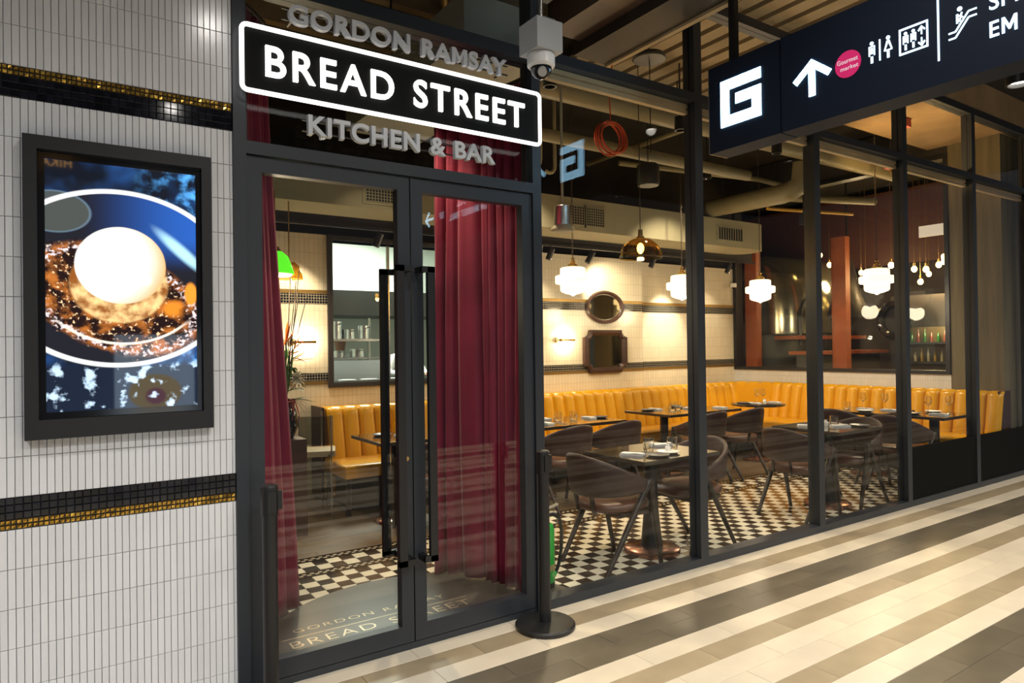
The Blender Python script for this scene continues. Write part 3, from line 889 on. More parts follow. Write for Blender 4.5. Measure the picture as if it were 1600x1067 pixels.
obj('bezel', MB().box(ax0, SX0, -.030, -.001, az0, az1).box(SX1, ax1, -.030, -.001, az0, az1).box(SX0, SX1, -.030, -.001, az0, SZ0).box(SX0, SX1, -.030, -.001, SZ1, az1), M['blackgloss'], tv)
obj('screen', MB().box(SX0, SX1, -.024, -.001, SZ0, SZ1), screen_mat(), tv)

# ------------------------------------------------------------------ stanchions
def stanchion(loc, label):
    t_ = thing('stanchion', loc, label, 'stanchion', 'black belt stanchions beside the doors')
    x, y, z = loc
    obj('base', MB().lathe([(0, 0), (.163, 0), (.166, .006), (.166, .020), (.158, .028), (.04, .034), (0, .034)], loc, 40), M['black'], t_)
    obj('pole', MB().cyl((x, y, .03), (x, y, .90), .0315, n=24), M['black'], t_)
    hd = obj('belt_head', MB().cyl((x, y, .845), (x, y, .965), .036, n=24).cyl((x, y, .965), (x, y, .972), .036, .030, n=24), M['black'], t_)
    obj('belt_clip', MB().box(x+.026, x+.050, y-.016, y+.016, .865, .945), M['black'], hd)
    obj('belt_slot', MB().box(x-.018, x+.018, y-.042, y-.03, .86, .95), M['blackframe'], hd)
    return t_
stanchion((2.212, -.178, 0), 'black belt stanchion with round base right of the glass doors')
stanchion((.735, -.215, 0), 'black belt stanchion at the left edge of the glass doors')

# ------------------------------------------------------------------ security camera on ceiling drop pole
cc = thing('security_camera', (2.02, -.47, 2.90), 'white dome security camera under a grey ceiling drop box', 'camera')
bx, by = 2.02, -.47
obj('drop_pole', MB().cyl((bx, by, 3.16), (bx, by, 4.32), .013, n=14), M['steel'], cc)
obj('junction_box', MB().box(bx-.078, bx+.078, by-.078, by+.078, 3.015, 3.165), M['grey'], cc)
obj('dome_body', MB().lathe([(0, 0), (.066, 0), (.070, -.010), (.070, -.055), (.060, -.066), (0, -.066)], (bx, by, 3.012), 28), M['whitepl'], cc)
dm = obj('dome_bubble', MB().grid(lambda u, v: (bx+.054*math.cos(2*PI*u)*math.sin(PI*.5*v+.0001), by+.054*math.sin(2*PI*u)*math.sin(PI*.5*v+.0001), 2.948-.058*math.cos(PI*.5*v)), 24, 8, True, True), M['blackgloss'], cc)
obj('lens_shroud', MB().cyl((bx-.01, by-.02, 2.935), (bx-.028, by-.048, 2.905), .022, n=16), M['grey'], cc)

# corridor downlights on the ceiling
M['lampface'] = E_('downlight_face', (1, .93, .80), 14)
def downlight(loc, e, label, ang=100, col=MALL):
    x, y, z = loc
    t_ = thing('downlight', (x, y, z), label, 'ceiling light', 'black cylinder downlights over the corridor')
    obj('housing', MB().lathe([(.0, .17), (.065, .17), (.065, 0), (.055, 0), (.052, .03), (0, .03)], loc, 24), M['black'], t_)
    obj('lamp', MB().lathe([(.0, .022), (.050, .022), (.050, .028), (0, .028)], loc, 20), M['lampface'], t_)
    obj('stem', MB().cyl((x, y, z+.17), (x, y, 4.32), .010, n=10), M['black'], t_)
    light('downlight_spot', 'SPOT', (x, y, z-.01), e, col, size=.05, angle=ang, blend=.7)
downlight((4.55, -1.62, 3.0), 60, 'black cylinder downlight at the right edge, beyond the wayfinding sign')
DLN = ['nearest the display', 'in front of the doors', 'before the first panes', 'before the middle panes', 'before the right panes', 'at the far right']
for j, (yy, e) in enumerate(((-2.0, 150), (-4.0, 420), (-5.6, 420))):
    for i, xx in enumerate((-1.6, .9, 2.4, 5.4, 7.9, 10.4)):
        ee = e*(1.2, .95, .85, 1.1, 1.1, .9)[i]
        downlight((xx, yy, 3.9), ee, ['near', 'middle', 'far'][j]+' row corridor downlight '+DLN[i], 150, ((.97, .97, .97), (1, .95, .88), (1, .93, .83))[i] if i < 3 else MALL)

# ------------------------------------------------------------------ entrance stone with inlaid lettering
es = thing('entrance_stone', (CX, CY, .0), 'dark grey half-round entrance stone inlaid with brass lettering behind the doors', 'threshold')
poly = [(CX+CR*math.cos(PI*k/40), CY+CR*math.sin(PI*k/40)) for k in range(41)]
obj('stone_slab', MB().prism(poly, lambda x, y, d: (x, y, d), -.006, .002), M['stone'], es)
gm = lambda x, y, d: (x, y, .002+d)
letters('GORDON RAMSAY', 1.045, 1.97, .541, .588, gm, .0012, M['inlay'], es, name='inlaid_letter', offset=-.012, spacing=.10)
letters('BREAD STREET', .985, 2.06, .352, .432, gm, .0012, M['inlay'], es, name='inlaid_letter', offset=-.012, spacing=.08)
letters('KITCHEN & BAR', 1.09, 1.93, .215, .262, gm, .0012, M['inlay'], es, name='inlaid_letter', offset=-.012, spacing=.10)
obj('inlaid_line', MB().box(.96, 2.08, .474, .480, .002, .0032).box(.96, 2.08, .302, .308, .002, .0032), M['inlay'], es)

# ------------------------------------------------------------------ velvet curtains on a curved track
def bez(pts, t):
    n_ = len(pts)-1
    f = t*n_; i = min(int(f), n_-1); u = f-i
    p0 = pts[max(i-1, 0)]; p1 = pts[i]; p2 = pts[i+1]; p3 = pts[min(i+2, n_)]
    return tuple(.5*((2*p1[k])+(-p0[k]+p2[k])*u+(2*p0[k]-5*p1[k]+4*p2[k]-p3[k])*u*u+(-p0[k]+3*p1[k]-3*p2[k]+p3[k])*u**3) for k in (0, 1))
def curtain(name, top, bot, pleats, label, amp=.032, ztop=3.22, seed=1):
    rnd = random.Random(seed)
    ph = [rnd.uniform(0, 6) for _ in range(4)]
    nu, nv = pleats*14, 26
    def fn(u, v):
        k = 1-v
        k = k*k*(3-2*k)*.55 + k*.45                    # 1 at the floor, 0 at the track
        a = bez(top, u); b_ = bez(bot, u)
        a2 = bez(top, min(1, u+.01)); a3 = bez(top, max(0, u-.01))
        tx, ty = a2[0]-a3[0], a2[1]-a3[1]; l = math.hypot(tx, ty) or 1
        nx, ny = -ty/l, tx/l
        x = a[0]*(1-k)+b_[0]*k; y = a[1]*(1-k)+b_[1]*k
        w = 2*PI*pleats*(u + .034*math.sin(2*PI*u*1.7+ph[0]) + .016*math.sin(2*PI*u*3.1+ph[2]) + .010*math.sin(4*v+ph[1]+u*7))
        d = amp*(math.sin(w) + .35*math.sin(2*w+ph[2]) + .25*math.sin(w*.5+ph[3]))*(.70+.40*k)*(.95+.25*math.sin(2*PI*u*1.3+ph[1])**2)
        return (x+nx*d, y+ny*d, .012+v*(ztop-.012))
    mb = MB().grid(fn, nu, nv)
    t_ = thing('velvet_curtain', (bot[0][0], bot[0][1], 0), label, 'curtain', 'red velvet door curtains')
    o = obj('drape', mb, M['velvet'], t_, sharp=180)
    md = o.modifiers.new('solid', 'SOLIDIFY'); md.thickness = .006
    mb = MB().tube([(*bez(top, k/12), ztop+.02) for k in range(13)], .014, 10)
    obj('track', mb, M['black'], t_)
curtain('right', [(2.445, .19), (2.42, .42), (2.33, .70), (2.155, .96)], [(2.42, .20), (2.40, .42), (2.32, .70), (2.12, .97)], 10, 'wide red velvet curtain hanging behind the right glass door', seed=3)
curtain('left', [(.70, .19), (.76, .26), (.82, .33), (.88, .40)], [(.72, .22), (.84, .48), (.98, .74), (1.17, .93)], 6, 'narrow red velvet curtain drawn aside behind the left glass door', amp=.026, seed=5)

# ------------------------------------------------------------------ yellow channel-tufted banquette
bq = thing('banquette', (5.5, 3.3, 0), 'long L-shaped yellow leather banquette with vertical channel back along two walls', 'banquette')
W_ = .166
def chan_fn(u, v):                            # one upholstered channel: u across, v up the back and over the top
    x = (u-.5)*W_*.995
    bul = .052*math.sqrt(max(0, 1-(2*u-1)**2))**.8+.001
    if v < .80:
        t_ = v/.80
        return (x, -.105+.10*t_-bul, .44+.47*t_)
    t_ = (v-.80)/.20; a = t_*PI*.5
    r_ = .045+bul
    return (x, .040-r_*math.cos(a) if t_ < 1 else .16, .91+.045*math.sin(a)+bul*.25*math.sin(a))
mb = MB().grid(chan_fn, 8, 16)
ch_me = bpy.data.meshes.new('back_channel'); ch_me.from_pydata(mb.v, [], mb.f); ch_me.polygons.foreach_set('use_smooth', [True]*len(mb.f)); ch_me.materials.append(M['yellow']); ch_me.update()
# path of the channel backs: back run, rounded corner, right run
path = []
XB, YB, RC = 8.84, 3.46, .55
L1 = XB-RC-2.20; LA = RC*PI/2; L2 = YB-RC-.12
s = W_/2
while s < L1+LA+L2-.02:
    if s < L1: p, a = (2.20+s, YB), 0
    elif s < L1+LA:
        t_ = (s-L1)/RC; p, a = (XB-RC+RC*math.sin(t_), YB-RC+RC*math.cos(t_)), -t_
    else: p, a = (XB, YB-RC-(s-L1-LA)), -PI/2
    inst('back_channel', ch_me, (p[0], p[1], 0), bq, (0, 0, a)); s += W_
bk = MB().box(2.17, 9.04, 3.50, 3.79, .05, .95).box(8.88, 9.085, .10, 3.50, .05, .95)
bk.prism([(8.3, 3.5), (8.88, 2.9), (8.88, 3.5)], lambda x, y, d: (x, y, d), .05, .95)
obj('back_body', bk, M['yellow'], bq)
obj('end_panel', MB().box(2.15, 2.172, 3.44, 3.79, .05, .965), M['walnut'], bq)
obj('end_panel', MB().box(8.80, 9.085, .095, .115, .0, .965), M['walnut'], bq)
def cushion(mb, x0, x1, y0, y1, z0, z1, r=.035, n=4):
    """box with rounded top edges"""
    prof = [(0, z0)] + [(r-r*math.cos(PI/2*k/n), z1-r+r*math.sin(PI/2*k/n)) for k in range(n+1)]
    rings = []
    for ins, z in prof:
        rings.append([(x0+ins, y0+ins, z), (x1-ins, y0+ins, z), (x1-ins, y1-ins, z), (x0+ins, y1-ins, z)])
    vs = [p for r_ in rings for p in r_]
    fs = []
    for i in range(len(rings)-1):
        for k in range(4):
            a, b_ = i*4+k, i*4+(k+1) % 4
            fs.append((a, b_, b_+4, a+4))
    fs.append(tuple(len(vs)-4+k for k in range(4)))
    return mb._add(vs, fs, True)
for k in range(5):
    x0 = 2.17+1.235*k
    obj('seat_cushion', cushion(MB(), x0, x0+1.232, 2.83, 3.46, .345, .465), M['yellow'], bq, sharp=60)
obj('seat_cushion', cushion(MB(), 8.345, 8.90, 2.83, 3.46, .345, .465), M['yellow'], bq, sharp=60)
for k in range(2):
    y0 = .115+1.357*k
    obj('seat_cushion', cushion(MB(), 8.22, 8.86, y0, y0+1.355, .345, .465), M['yellow'], bq, sharp=60)
obj('plinth', MB().box(2.30, 8.9, 3.05, 3.6, .0, .345).box(8.45, 9.0, .12, 3.05, 0, .345), M['black'], bq)
for x in (2.20, 3.4, 4.6, 5.8, 7.0):
    for y in (2.86, 3.40):
        obj('leg', MB().bar((x, y, 0), (x, y, .345), .04, .04), M['black'], bq)
for y in (.2, 1.5):
    obj('leg', MB().bar((8.27, y, 0), (8.27, y, .345), .04, .04), M['black'], bq)

# ------------------------------------------------------------------ tables
def table(loc, w, d, label, rnd=False, col2=None):
    x, y = loc
    t_ = thing('dining_table', (x, y, 0), label, 'table', 'dark dining tables')
    if rnd:
        obj('top', MB().lathe([(0, .722), (.340, .722), (.345, .727), (.345, .747), (.340, .75), (0, .75)], (x, y, 0), 48), M['tabletop'], t_)
        cols = [(x, y)]
    else:
        o = obj('top', MB().cham(x-w/2, x+w/2, y-d/2, y+d/2, .720, .75, .003), M['tabletop'], t_)
        obj('edge', MB().box(x-w/2-.002, x+w/2+.002, y-d/2-.002, y-d/2, .722, .746).box(x-w/2-.002, x-w/2, y-d/2, y+d/2, .722, .746), M['tabedge'], o)
        cols = [(x, y)] if w < 1.0 else [(x-w*.27, y), (x+w*.27, y)]
    for cx, cy in cols:
        c = obj('column', MB().lathe([(.085, .036), (.075, .10), (.055, .30), (.048, .45), (.050, .70), (.15, .705), (.15, .72)] if not rnd else [(.045, .20), (.045, .70), (.13, .705), (.13, .72)], (cx, cy, 0), 20), M['black'], t_)
        if rnd: obj('copper_sleeve', MB().lathe([(.055, .045), (.050, .06), (.050, .30), (.046, .302)], (cx, cy, 0), 24), M['copper'], c)
        obj('base', MB().lathe([(0, 0), (.205, 0), (.210, .004), (.210, .030), (.200, .036), (.06, .045), (0, .045)], (cx, cy, 0), 36), M['copper'], t_)
    return t_
T = {}
T['D'] = (3.675, .455); table(T['D'], .77, .65, 'square table by the glass nearest the doors, between two brown chairs')
T['E'] = (6.05, .50); table(T['E'], .72, .68, 'square table by the glass behind the second mullion')
T['A'] = (4.40, 2.48); table(T['A'], 1.24, .70, 'long table against the banquette just right of the door frame')
T['A1'] = (2.85, 2.48); table(T['A1'], 1.25, .70, 'long table behind the doors at the left end of the banquette')
T['B'] = (6.32, 2.52); table(T['B'], 1.24, .74, 'long table against the banquette below the square mirror, left of the round table')
T['C'] = (7.70, 2.47); table(T['C'], .7, .7, 'small round table in the banquette corner', rnd=True)
T['F'] = (7.86, 1.07); table(T['F'], .70, .68, 'square table at the right banquette below the far opal pendant')
T['G'] = (7.90, .38); table(T['G'], .70, .50, 'narrow table at the glass end of the right banquette')

# ------------------------------------------------------------------ chairs
def make_chair():
    t_ = thing('dining_chair', (0, 0, 0), 'x', 'chair', 'brown leather dining chairs')
    R1 = .265
    def top(th):
        c = max(0.0, math.cos(th*.80))
        return .625+.185*(c**1.5)
    TH = math.radians(112)
    def sec(u, v):
        th = (u*2-1)*TH
        zt, zb = top(th), .515+.035*(abs(th)/TH)**2
        # closed cross-section, rounded
        a = 2*PI*v
        h = (zt-zb)/2; zc = (zt+zb)/2
        dz = h*math.copysign(abs(math.sin(a))**.45, math.sin(a)); dr = .019*math.copysign(abs(math.cos(a))**.6, math.cos(a))
        e = 1.0 if 0 < u < 1 else .15
        lean = (zc+dz-.5)*.13*max(0, math.cos(th))
        r = R1+dr*e+lean
        ex = .06 if abs(th) > PI/2 else .06*(abs(th)/(PI/2))**3
        return (-r*math.cos(th)*(1.0)+0.0+ex*.6, r*math.sin(th), zc+dz*(.9 if e < 1 else 1))
    o = obj('backrest', MB().grid(lambda u, v: sec(v, u), 16, 30, True, True), M['brown'], t_, local=True, sharp=70)
    def seatf(u, v):
        a = 2*PI*u
        ca, sa = math.cos(a), math.sin(a)
        e = lambda q, p: math.copysign(abs(q)**p, q)
        prof = [(0, .405), (.93, .405), (1.0, .420), (1.01, .440), (.985, .462), (.88, .476), (.5, .480), (0, .478)]
        k = int(round(v*7)); r, z = prof[k]
        return (.015+.245*r*e(ca, .80), .240*r*e(sa, .80), z)
    obj('seat', MB().grid(seatf, 28, 7, True, True), M['seatpad'], t_, local=True, sharp=60)
    for sgn in (-1, 1):
        ap = (.135, sgn*.262, .615)
        obj('leg', MB().cyl((-.255, sgn*.235, 0), ap, .0155, .026, 12), M['darkwood'], t_, local=True)
        obj('leg', MB().cyl((.255, sgn*.245, 0), ap, .0155, .026, 12), M['darkwood'], t_, local=True)
        obj('side_rail', MB().bar((-.10, sgn*.215, .395), (.185, sgn*.225, .395), .025, .03), M['darkwood'], t_, local=True)
        obj('back_support', MB().bar((-.215, sgn*.085, .40), (-.258, sgn*.085, .60), .03, .014), M['darkwood'], t_, local=True)
    obj('cross_rail', MB().bar((-.09, -.22, .392), (-.09, .22, .392), .03, .03).bar((.18, -.225, .392), (.18, .225, .392), .03, .03), M['darkwood'], t_, local=True)
    return t_
CH = [((3.235, .425), 0, 'brown leather chair nearest the doors, left of the first window table'),
      ((4.055, .43), PI, 'brown leather chair behind the first mullion, right of the first window table'),
      ((5.49, .44), 0, 'brown leather chair left of the second window table'),
      ((6.29, .42), PI, 'brown leather chair right of the second window table'),
      ((4.02, 1.98), PI/2, 'brown leather chair tucked under the table right of the door frame, left one'),
      ((4.66, 1.98), PI/2, 'brown leather chair tucked under the table right of the door frame, right one'),
      ((6.00, 2.0), PI/2, 'brown leather chair tucked under the mid banquette table, left of the mullion'),
      ((6.66, 2.0), PI/2, 'brown leather chair tucked under the mid banquette table, beside the round table'),
      ((7.42, 1.10), 0, 'brown leather chair at the table below the far opal pendant'),
      ((7.22, .40), 0, 'brown leather chair before the narrow table at the black lower panels'),
      ((2.62, 1.98), PI/2, 'brown leather chair at the table behind the doors')]
ch0 = make_chair()
for i, ((x, y), rz, lab) in enumerate(CH):
    if i == 0:
        ch0.location = (x, y, 0); ch0.rotation_euler = (0, 0, rz); ch0['label'] = lab
    else: dup(ch0, (x, y, 0), lab, rz)

# ------------------------------------------------------------------ tableware
tw = {}
def once(key, build, mat):
    if key not in tw:
        mb = build()
        me = bpy.data.meshes.new(key); me.from_pydata(mb.v, [], mb.f); me.polygons.foreach_set('use_smooth', mb.sm)
        for m_ in (mat if isinstance(mat, list) else [mat]): me.materials.append(m_)
        me.polygons.foreach_set('material_index', mb.mi); me.update(); me.set_sharp_from_angle(angle=math.radians(40)); tw[key] = me
    return tw[key]
def put(key, me, x, y, label, cat, group, z=.7505, rz=0):
    o = inst(key, me, (x, y, z), None, (0, 0, rz)); tag(o, label, cat, group); return o
def tumbler(x, y, label, s=1.0):
    me = once('tumbler', lambda: MB().lathe([(0, 0), (.034, 0), (.038, .012), (.042, .05), (.040, .095), (.0375, .095), (.039, .05), (.034, .018), (0, .016)], n=20), M['tumbler'])
    return put('tumbler', me, x, y, label, 'glass', 'clear tumblers on the tables')
def wineglass(x, y, label):
    me = once('wine_glass', lambda: MB().lathe([(0, 0), (.034, 0), (.034, .003), (.006, .008), (.004, .09), (.020, .10), (.036, .125), (.039, .155), (.030, .195), (.028, .195), (.036, .155), (.033, .128), (.014, .104), (0, .102)], n=18), M['tumbler'])
    return put('wine_glass', me, x, y, label, 'glass', 'stemmed wine glasses on the tables')
def plate(x, y, label, mat='white'):
    me = once('side_plate_'+mat, lambda: MB().lathe([(0, 0), (.055, 0), (.085, .012), (.0855, .016), (.056, .006), (0, .005)], n=28), M[mat])
    return put('side_plate', me, x, y, label, 'plate', 'side plates on the tables')
def napkin(x, y, label, rz=0.0, z=.7505):
    def bld():
        mb = MB()
        for k, (a, b_) in enumerate(((.043, .085), (.041, .083), (.039, .080))):
            mb.grid(lambda u, v: ((u-.5)*2*a, (v-.5)*2*b_, k*.006+.004+.002*math.sin(u*9+k)+.003*math.sin(v*6)), 8, 10)
            mb.box(-a, a, -b_, b_, k*.006, k*.006+.004)
        return mb
    return put('napkin', once('napkin', bld, M['linen']), x, y, label, 'napkin', 'folded white napkins on the tables', z, rz)
def cutlery(x, y, label, rz=0.0):
    def bld():
        mb = MB()
        mb.box(-.012, -.004, -.10, .02, 0, .003); mb.box(-.017, .001, .02, .045, 0, .003)
        for k in range(3): mb.box(-.016+.0065*k, -.0125+.0065*k, .045, .09, 0, .003)
        mb.box(.022, .030, -.10, -.01, 0, .003); mb.box(.020, .035, -.01, .10, 0, .002)
        return mb
    return put('cutlery_pair', once('cutlery_pair', bld, M['steel']), x, y, label, 'cutlery', 'fork and knife pairs on the tables', .7505, rz)
def saltjar(x, y, label):
    me = once('salt_jar', lambda: MB().lathe([(0, 0), (.022, 0), (.022, .035), (.016, .042), (.016, .055), (0, .057)], n=16), M['white'])
    return put('salt_jar', me, x, y, label, 'shaker', 'small white salt jars on the tables')
# first window table
dx, dy = T['D']
tumbler(dx+.0, dy+.02, 'clear tumbler on the first window table, left of the two'); tumbler(dx+.17, dy-.06, 'clear tumbler on the first window table, right of the two')
plate(dx-.13, dy-.20, 'grey rimmed side plate near the front corner of the first window table', 'greyplate')
plate(dx+.03, dy-.15, 'white saucer near the front corner of the first window table')
napkin(dx-.24, dy-.06, 'folded white napkin at the front of the first window table', .5)
napkin(dx+.25, dy+.13, 'folded white napkin at the back right of the first window table', 1.2)
cutlery(dx-.14, dy+.02, 'fork and knife beside the front napkin on the first window table', .9)
saltjar(dx+.08, dy-.10, 'small white salt jar between the tumblers on the first window table')
ex, ey = T['E']
tumbler(ex+.10, ey-.02, 'clear tumbler on the second window table')
napkin(ex-.16, ey+.10, 'folded napkin on the left of the second window table', .6); napkin(ex+.06, ey-.10, 'folded napkin at the middle of the second window table', 1.0)
plate(ex+.22, ey-.20, 'dark side plate at the front edge of the second window table', 'greyplate')
saltjar(ex+.02, ey+.02, 'white salt jar on the second window table')
def setting(tk, name, offs):
    x, y = T[tk]
    for k, (kind, ox, oy) in enumerate(offs):
        {'t': tumbler, 'w': wineglass, 'p': plate, 'n': napkin, 'g': lambda a, b_, l: plate(a, b_, l, 'greyplate'), 's': saltjar, 'c': cutlery}[kind[0]](x+ox, y+oy, kind[1:] + ' ' + name)
setting('A', 'the table right of the door frame', [('tleftmost clear tumbler on', -.42, -.15), ('tsecond clear tumbler from the right on', .02, .08), ('tclear tumbler at the right of', .20, .04),
        ('gdark side plate at the left of', -.20, .18), ('nnapkin beside the left dark plate on', -.04, .245), ('nfolded napkin at the front of', -.28, -.12), ('nfolded napkin at the right of', .40, .02), ('cfork and knife at the front of', -.14, -.16), ('gdark side plate at the right end of', .53, -.02)])
setting('A1', 'the table behind the doors', [('gdark side plate at the left end of', -.42, .12), ('nfolded napkin at the left end of', -.30, -.05), ('ttumbler near the left end of', -.16, .08), ('nfolded napkin in the middle of', .10, -.02)])
setting('B', 'the mid banquette table', [('gdark side plate at the left of', -.42, .18), ('nfolded napkin on the left of', -.28, .20), ('tclear tumbler, left of the pair on', -.20, .0), ('tclear tumbler, right of the pair on', -.06, .04),
        ('gdark side plate at the middle of', .10, .20), ('nfolded napkin at the middle of', .12, .0), ('tclear tumbler at the right of', .38, .10), ('nfolded napkin at the right end of', .46, -.18)])
setting('C', 'the round corner table', [('gdark side plate on the left of', -.20, .08), ('nfolded napkin on the left of', -.11, -.03), ('wleft wine glass on', -.02, .0), ('wright wine glass on', .08, -.02), ('nfolded napkin on the right of', .18, -.12), ('ssalt jar on', .03, -.08)])
setting('F', 'the table below the far opal pendant', [('wleft wine glass on', .05, .10), ('wright wine glass on', .12, -.12), ('nfolded napkin at the left of', .0, .05), ('pwhite side plate on', -.20, -.06), ('nfolded napkin at the right of', .06, -.20), ('tclear tumbler on', -.12, .20)])
setting('G', 'the narrow table at the glass end', [('wleft wine glass on', -.02, .05), ('wright wine glass on', .12, -.10), ('nfolded napkin on', -.07, -.08), ('pwhite side plate on', .20, .10), ('gdark side plate on', -.16, .15)])

# ------------------------------------------------------------------ pendants
def pendant(loc, label, first=[None]):
    x, y, z = loc
    if first[0] is None:
        t_ = thing('opal_pendant', (0, 0, 0), label, 'pendant lamp', 'stepped opal glass pendants')
        prof = [(.035, .155), (.120, .150), (.135, .142), (.138, .075), (.142, .068), (.180, .064), (.190, .055), (.190, -.010), (.182, -.020), (.142, -.026), (.138, -.034), (.136, -.090), (.125, -.108), (.070, -.128), (.025, -.138), (.012, -.150), (0, -.152)]
        obj('glass_shade', MB().lathe(prof, n=36), M['opal'], t_, local=True, sharp=50)
        cp = obj('brass_cap', MB().lathe([(0, .235), (.016, .235), (.020, .218), (.038, .205), (.030, .195), (.052, .182), (.052, .172), (.062, .162), (.058, .150), (0, .150)], n=24), M['brass'], t_, local=True)
        obj('finial_ring', MB().lathe([(.008, .262), (.020, .252), (.020, .240), (.008, .232)], n=16), M['brass'], cp, local=True)
        mb = MB()
        for k in range(61):
            zz = .26+.03*k
            ring = [((.010*math.cos(a) if k % 2 else 0), (0 if k % 2 else .010*math.cos(a)), zz+.018*math.sin(a)) for a in [2*PI*j/8 for j in range(8)]]
            mb.tube(ring, .0028, 5, closed=True)
        obj('chain', mb, M['chain'], t_, local=True)
        first[0] = t_; t_.location = loc
    else: dup(first[0], loc, label)
    light('pendant_glow', 'POINT', (x, y, z-.22), 6, WARM, size=.12)
pendant((4.58, 2.47, 2.235), 'lit stepped opal pendant nearest the door frame, left of the amber dome')
pendant((6.31, 2.50, 2.235), 'lit stepped opal pendant half hidden by the first mullion')
pendant((7.80, 2.48, 2.24), 'lit stepped opal pendant over the round corner table')
pendant((8.02, 1.04, 2.255), 'lit stepped opal pendant farthest right, before the bar window')

ad = thing('dome_pendant', (4.14, 1.0, 2.30), 'smoked amber glass dome pendant with a glowing bulb', 'pendant lamp')
x, y, z = 4.14, 1.0, 2.30
dpf = [(.182*math.cos(PI/2*k/12), .165*math.sin(PI/2*k/12)) for k in range(13)]
dprof = dpf[:-1]+[(.022, .165)]
obj('glass_dome', MB().lathe([(.180, -.012)]+dprof+[(.020, .160)]+[(max(.02, r-.004), zz-.002) for r, zz in dprof[:-1]][::-1]+[(.177, -.012), (.180, -.012)], (x, y, z), 36), M['amber'], ad)
obj('brass_cap', MB().lathe([(0, .235), (.020, .235), (.022, .18), (.034, .175), (.034, .160), (0, .160)], (x, y, z), 20), M['brass'], ad)
M['bulb'] = E_('warm_bulb', (1, .66, .22), 30)
obj('bulb', MB().sphere((x, y, z+.075), .030, 14, 8, (1, 1, 1.5)), M['bulb'], ad)
obj('cord', MB().cyl((x, y, z+.235), (x, y, 4.32), .004, n=8), M['chain'], ad)
light('dome_light', 'POINT', (x, y, z+.02), 8, (1, .68, .30), size=.03)

M['greenshade'] = P('green_glass_shade', (.02, .30, .01), .2, emit=(.10, .75, .02), es=1.3)
gs = thing('green_pendant', (1.52, 2.5, 2.2), 'green glass shade pendant lamp behind the left curtain edge', 'pendant lamp', 'green shaded pendants')
x, y, z = 1.47, 2.5, 2.17
obj('shade', MB().lathe([(.150, 0), (.145, .03), (.105, .145), (.06, .185), (.055, .185), (.10, .142), (.138, .03), (.143, 0)], (x, y, z), 28), M['greenshade'], gs)
obj('cap', MB().lathe([(0, .23), (.03, .225), (.045, .20), (.06, .183), (0, .183)], (x, y, z), 18), M['brass'], gs)
obj('rod', MB().cyl((x, y, z+.22), (x, y, 2.86), .006, n=8), M['brass'], gs)
obj('diffuser', MB().lathe([(0, -.02), (.125, -.015), (.138, .0), (.138, .012), (0, .012)], (x, y, z), 26), M['opal'], gs)
light('green_light', 'POINT', (x, y, z-.08), 8, WARM, size=.08)
g2 = thing('green_pendant', (1.62, 2.9, 2.2), 'clear ribbed shade pendant just behind the green lamp', 'pendant lamp', 'green shaded pendants')
x, y, z = 1.68, 2.85, 2.17
obj('shade', MB().lathe([(.120, 0), (.115, .03), (.085, .12), (.05, .15), (.046, .15), (.08, .117), (.11, .03), (.115, 0)], (x, y, z), 24), M['amber'], g2)
obj('rod', MB().cyl((x, y, z+.15), (x, y, 2.86), .006, n=8), M['brass'], g2)

# silver work lamp behind the first pane
sv = thing('aluminium_lamp', (2.9, .5, 2.36), 'aluminium cylinder lamp with flared rim on a pole, right of the door frame', 'lamp')
x, y, z = 2.905, .5, 2.35
obj('body', MB().lathe([(0, .17), (.048, .17), (.052, .165), (.060, .03), (.060, .02)], (x, y, z), 28), M['steel'], sv)
obj('rim', MB().lathe([(.060, .035), (.082, .008), (.084, .0), (.070, -.004), (.0, -.002)], (x, y, z), 28), M['cream'], sv)
obj('pole', MB().cyl((x, y, z+.17), (x, y, 3.74), .009, n=10), M['cream'], sv)

# ------------------------------------------------------------------ mirrors and wall lamps on the back wall
om = thing('oval_mirror', (6.195, 3.78, 1.86), 'oval mirror in a dark wooden frame on the cream wall', 'mirror')
cx, cz, ra, rb_ = 6.195, 2.068, .295, .185
def ering(fn, n_=48):
    return [fn(2*PI*k/n_) for k in range(n_)]
prof = [(1.0, .0), (1.05, -.02), (1.0, -.045), (.92, -.040), (.86, -.022), (.84, -.010)]
def oval(u, v):
    k = v*5; i = min(int(k), 4); f = k-i
    r = prof[i][0]*(1-f)+prof[i+1][0]*f; d = prof[i][1]*(1-f)+prof[i+1][1]*f
    a = 2*PI*u
    return (cx+(ra+.03)*r*math.cos(a), 3.795+d, cz+(rb_+.03)*r*math.sin(a))
obj('frame', MB().grid(oval, 48, 5, True, True), M['walnut'], om)
obj('mirror_glass', MB().prism([(cx+ra*.92*math.cos(2*PI*k/40), cz+rb_*.90*math.sin(2*PI*k/40)) for k in range(40)], lambda a, b_, d: (a, 3.79-d, b_), 0, .008), M['mirror'], om)
sqm = thing('square_mirror', (6.19, 3.78, 1.17), 'square mirror with notched corners in a dark carved frame below the oval mirror', 'mirror')
def notched(cx, cz, w, h, c):
    pts = []
    for (sx_, sz_) in ((1, 1), (-1, 1), (-1, -1), (1, -1)):
        arc = []
        for k in range(6):
            a = PI/2*k/5
            arc.append((cx+sx_*(w-c*math.cos(a)), cz+sz_*(h-c*math.sin(a))))
        if sx_*sz_ < 0: arc = arc[::-1]
        arc = arc[::-1]
        pts += arc
    return pts
A_ = notched(6.19, 1.463, .385, .292, .10); B_ = notched(6.19, 1.463, .29, .215, .05)
mb = MB(); nA = len(A_)
vs = [(p[0], 3.795, p[1]) for p in A_]+[(p[0], 3.752, p[1]) for p in A_]+[((p[0]+q[0])/2, 3.738, (p[1]+q[1])/2) for p, q in zip(A_, B_)]+[(p[0], 3.765, p[1]) for p in B_]+[(p[0], 3.79, p[1]) for p in B_]
fs = []
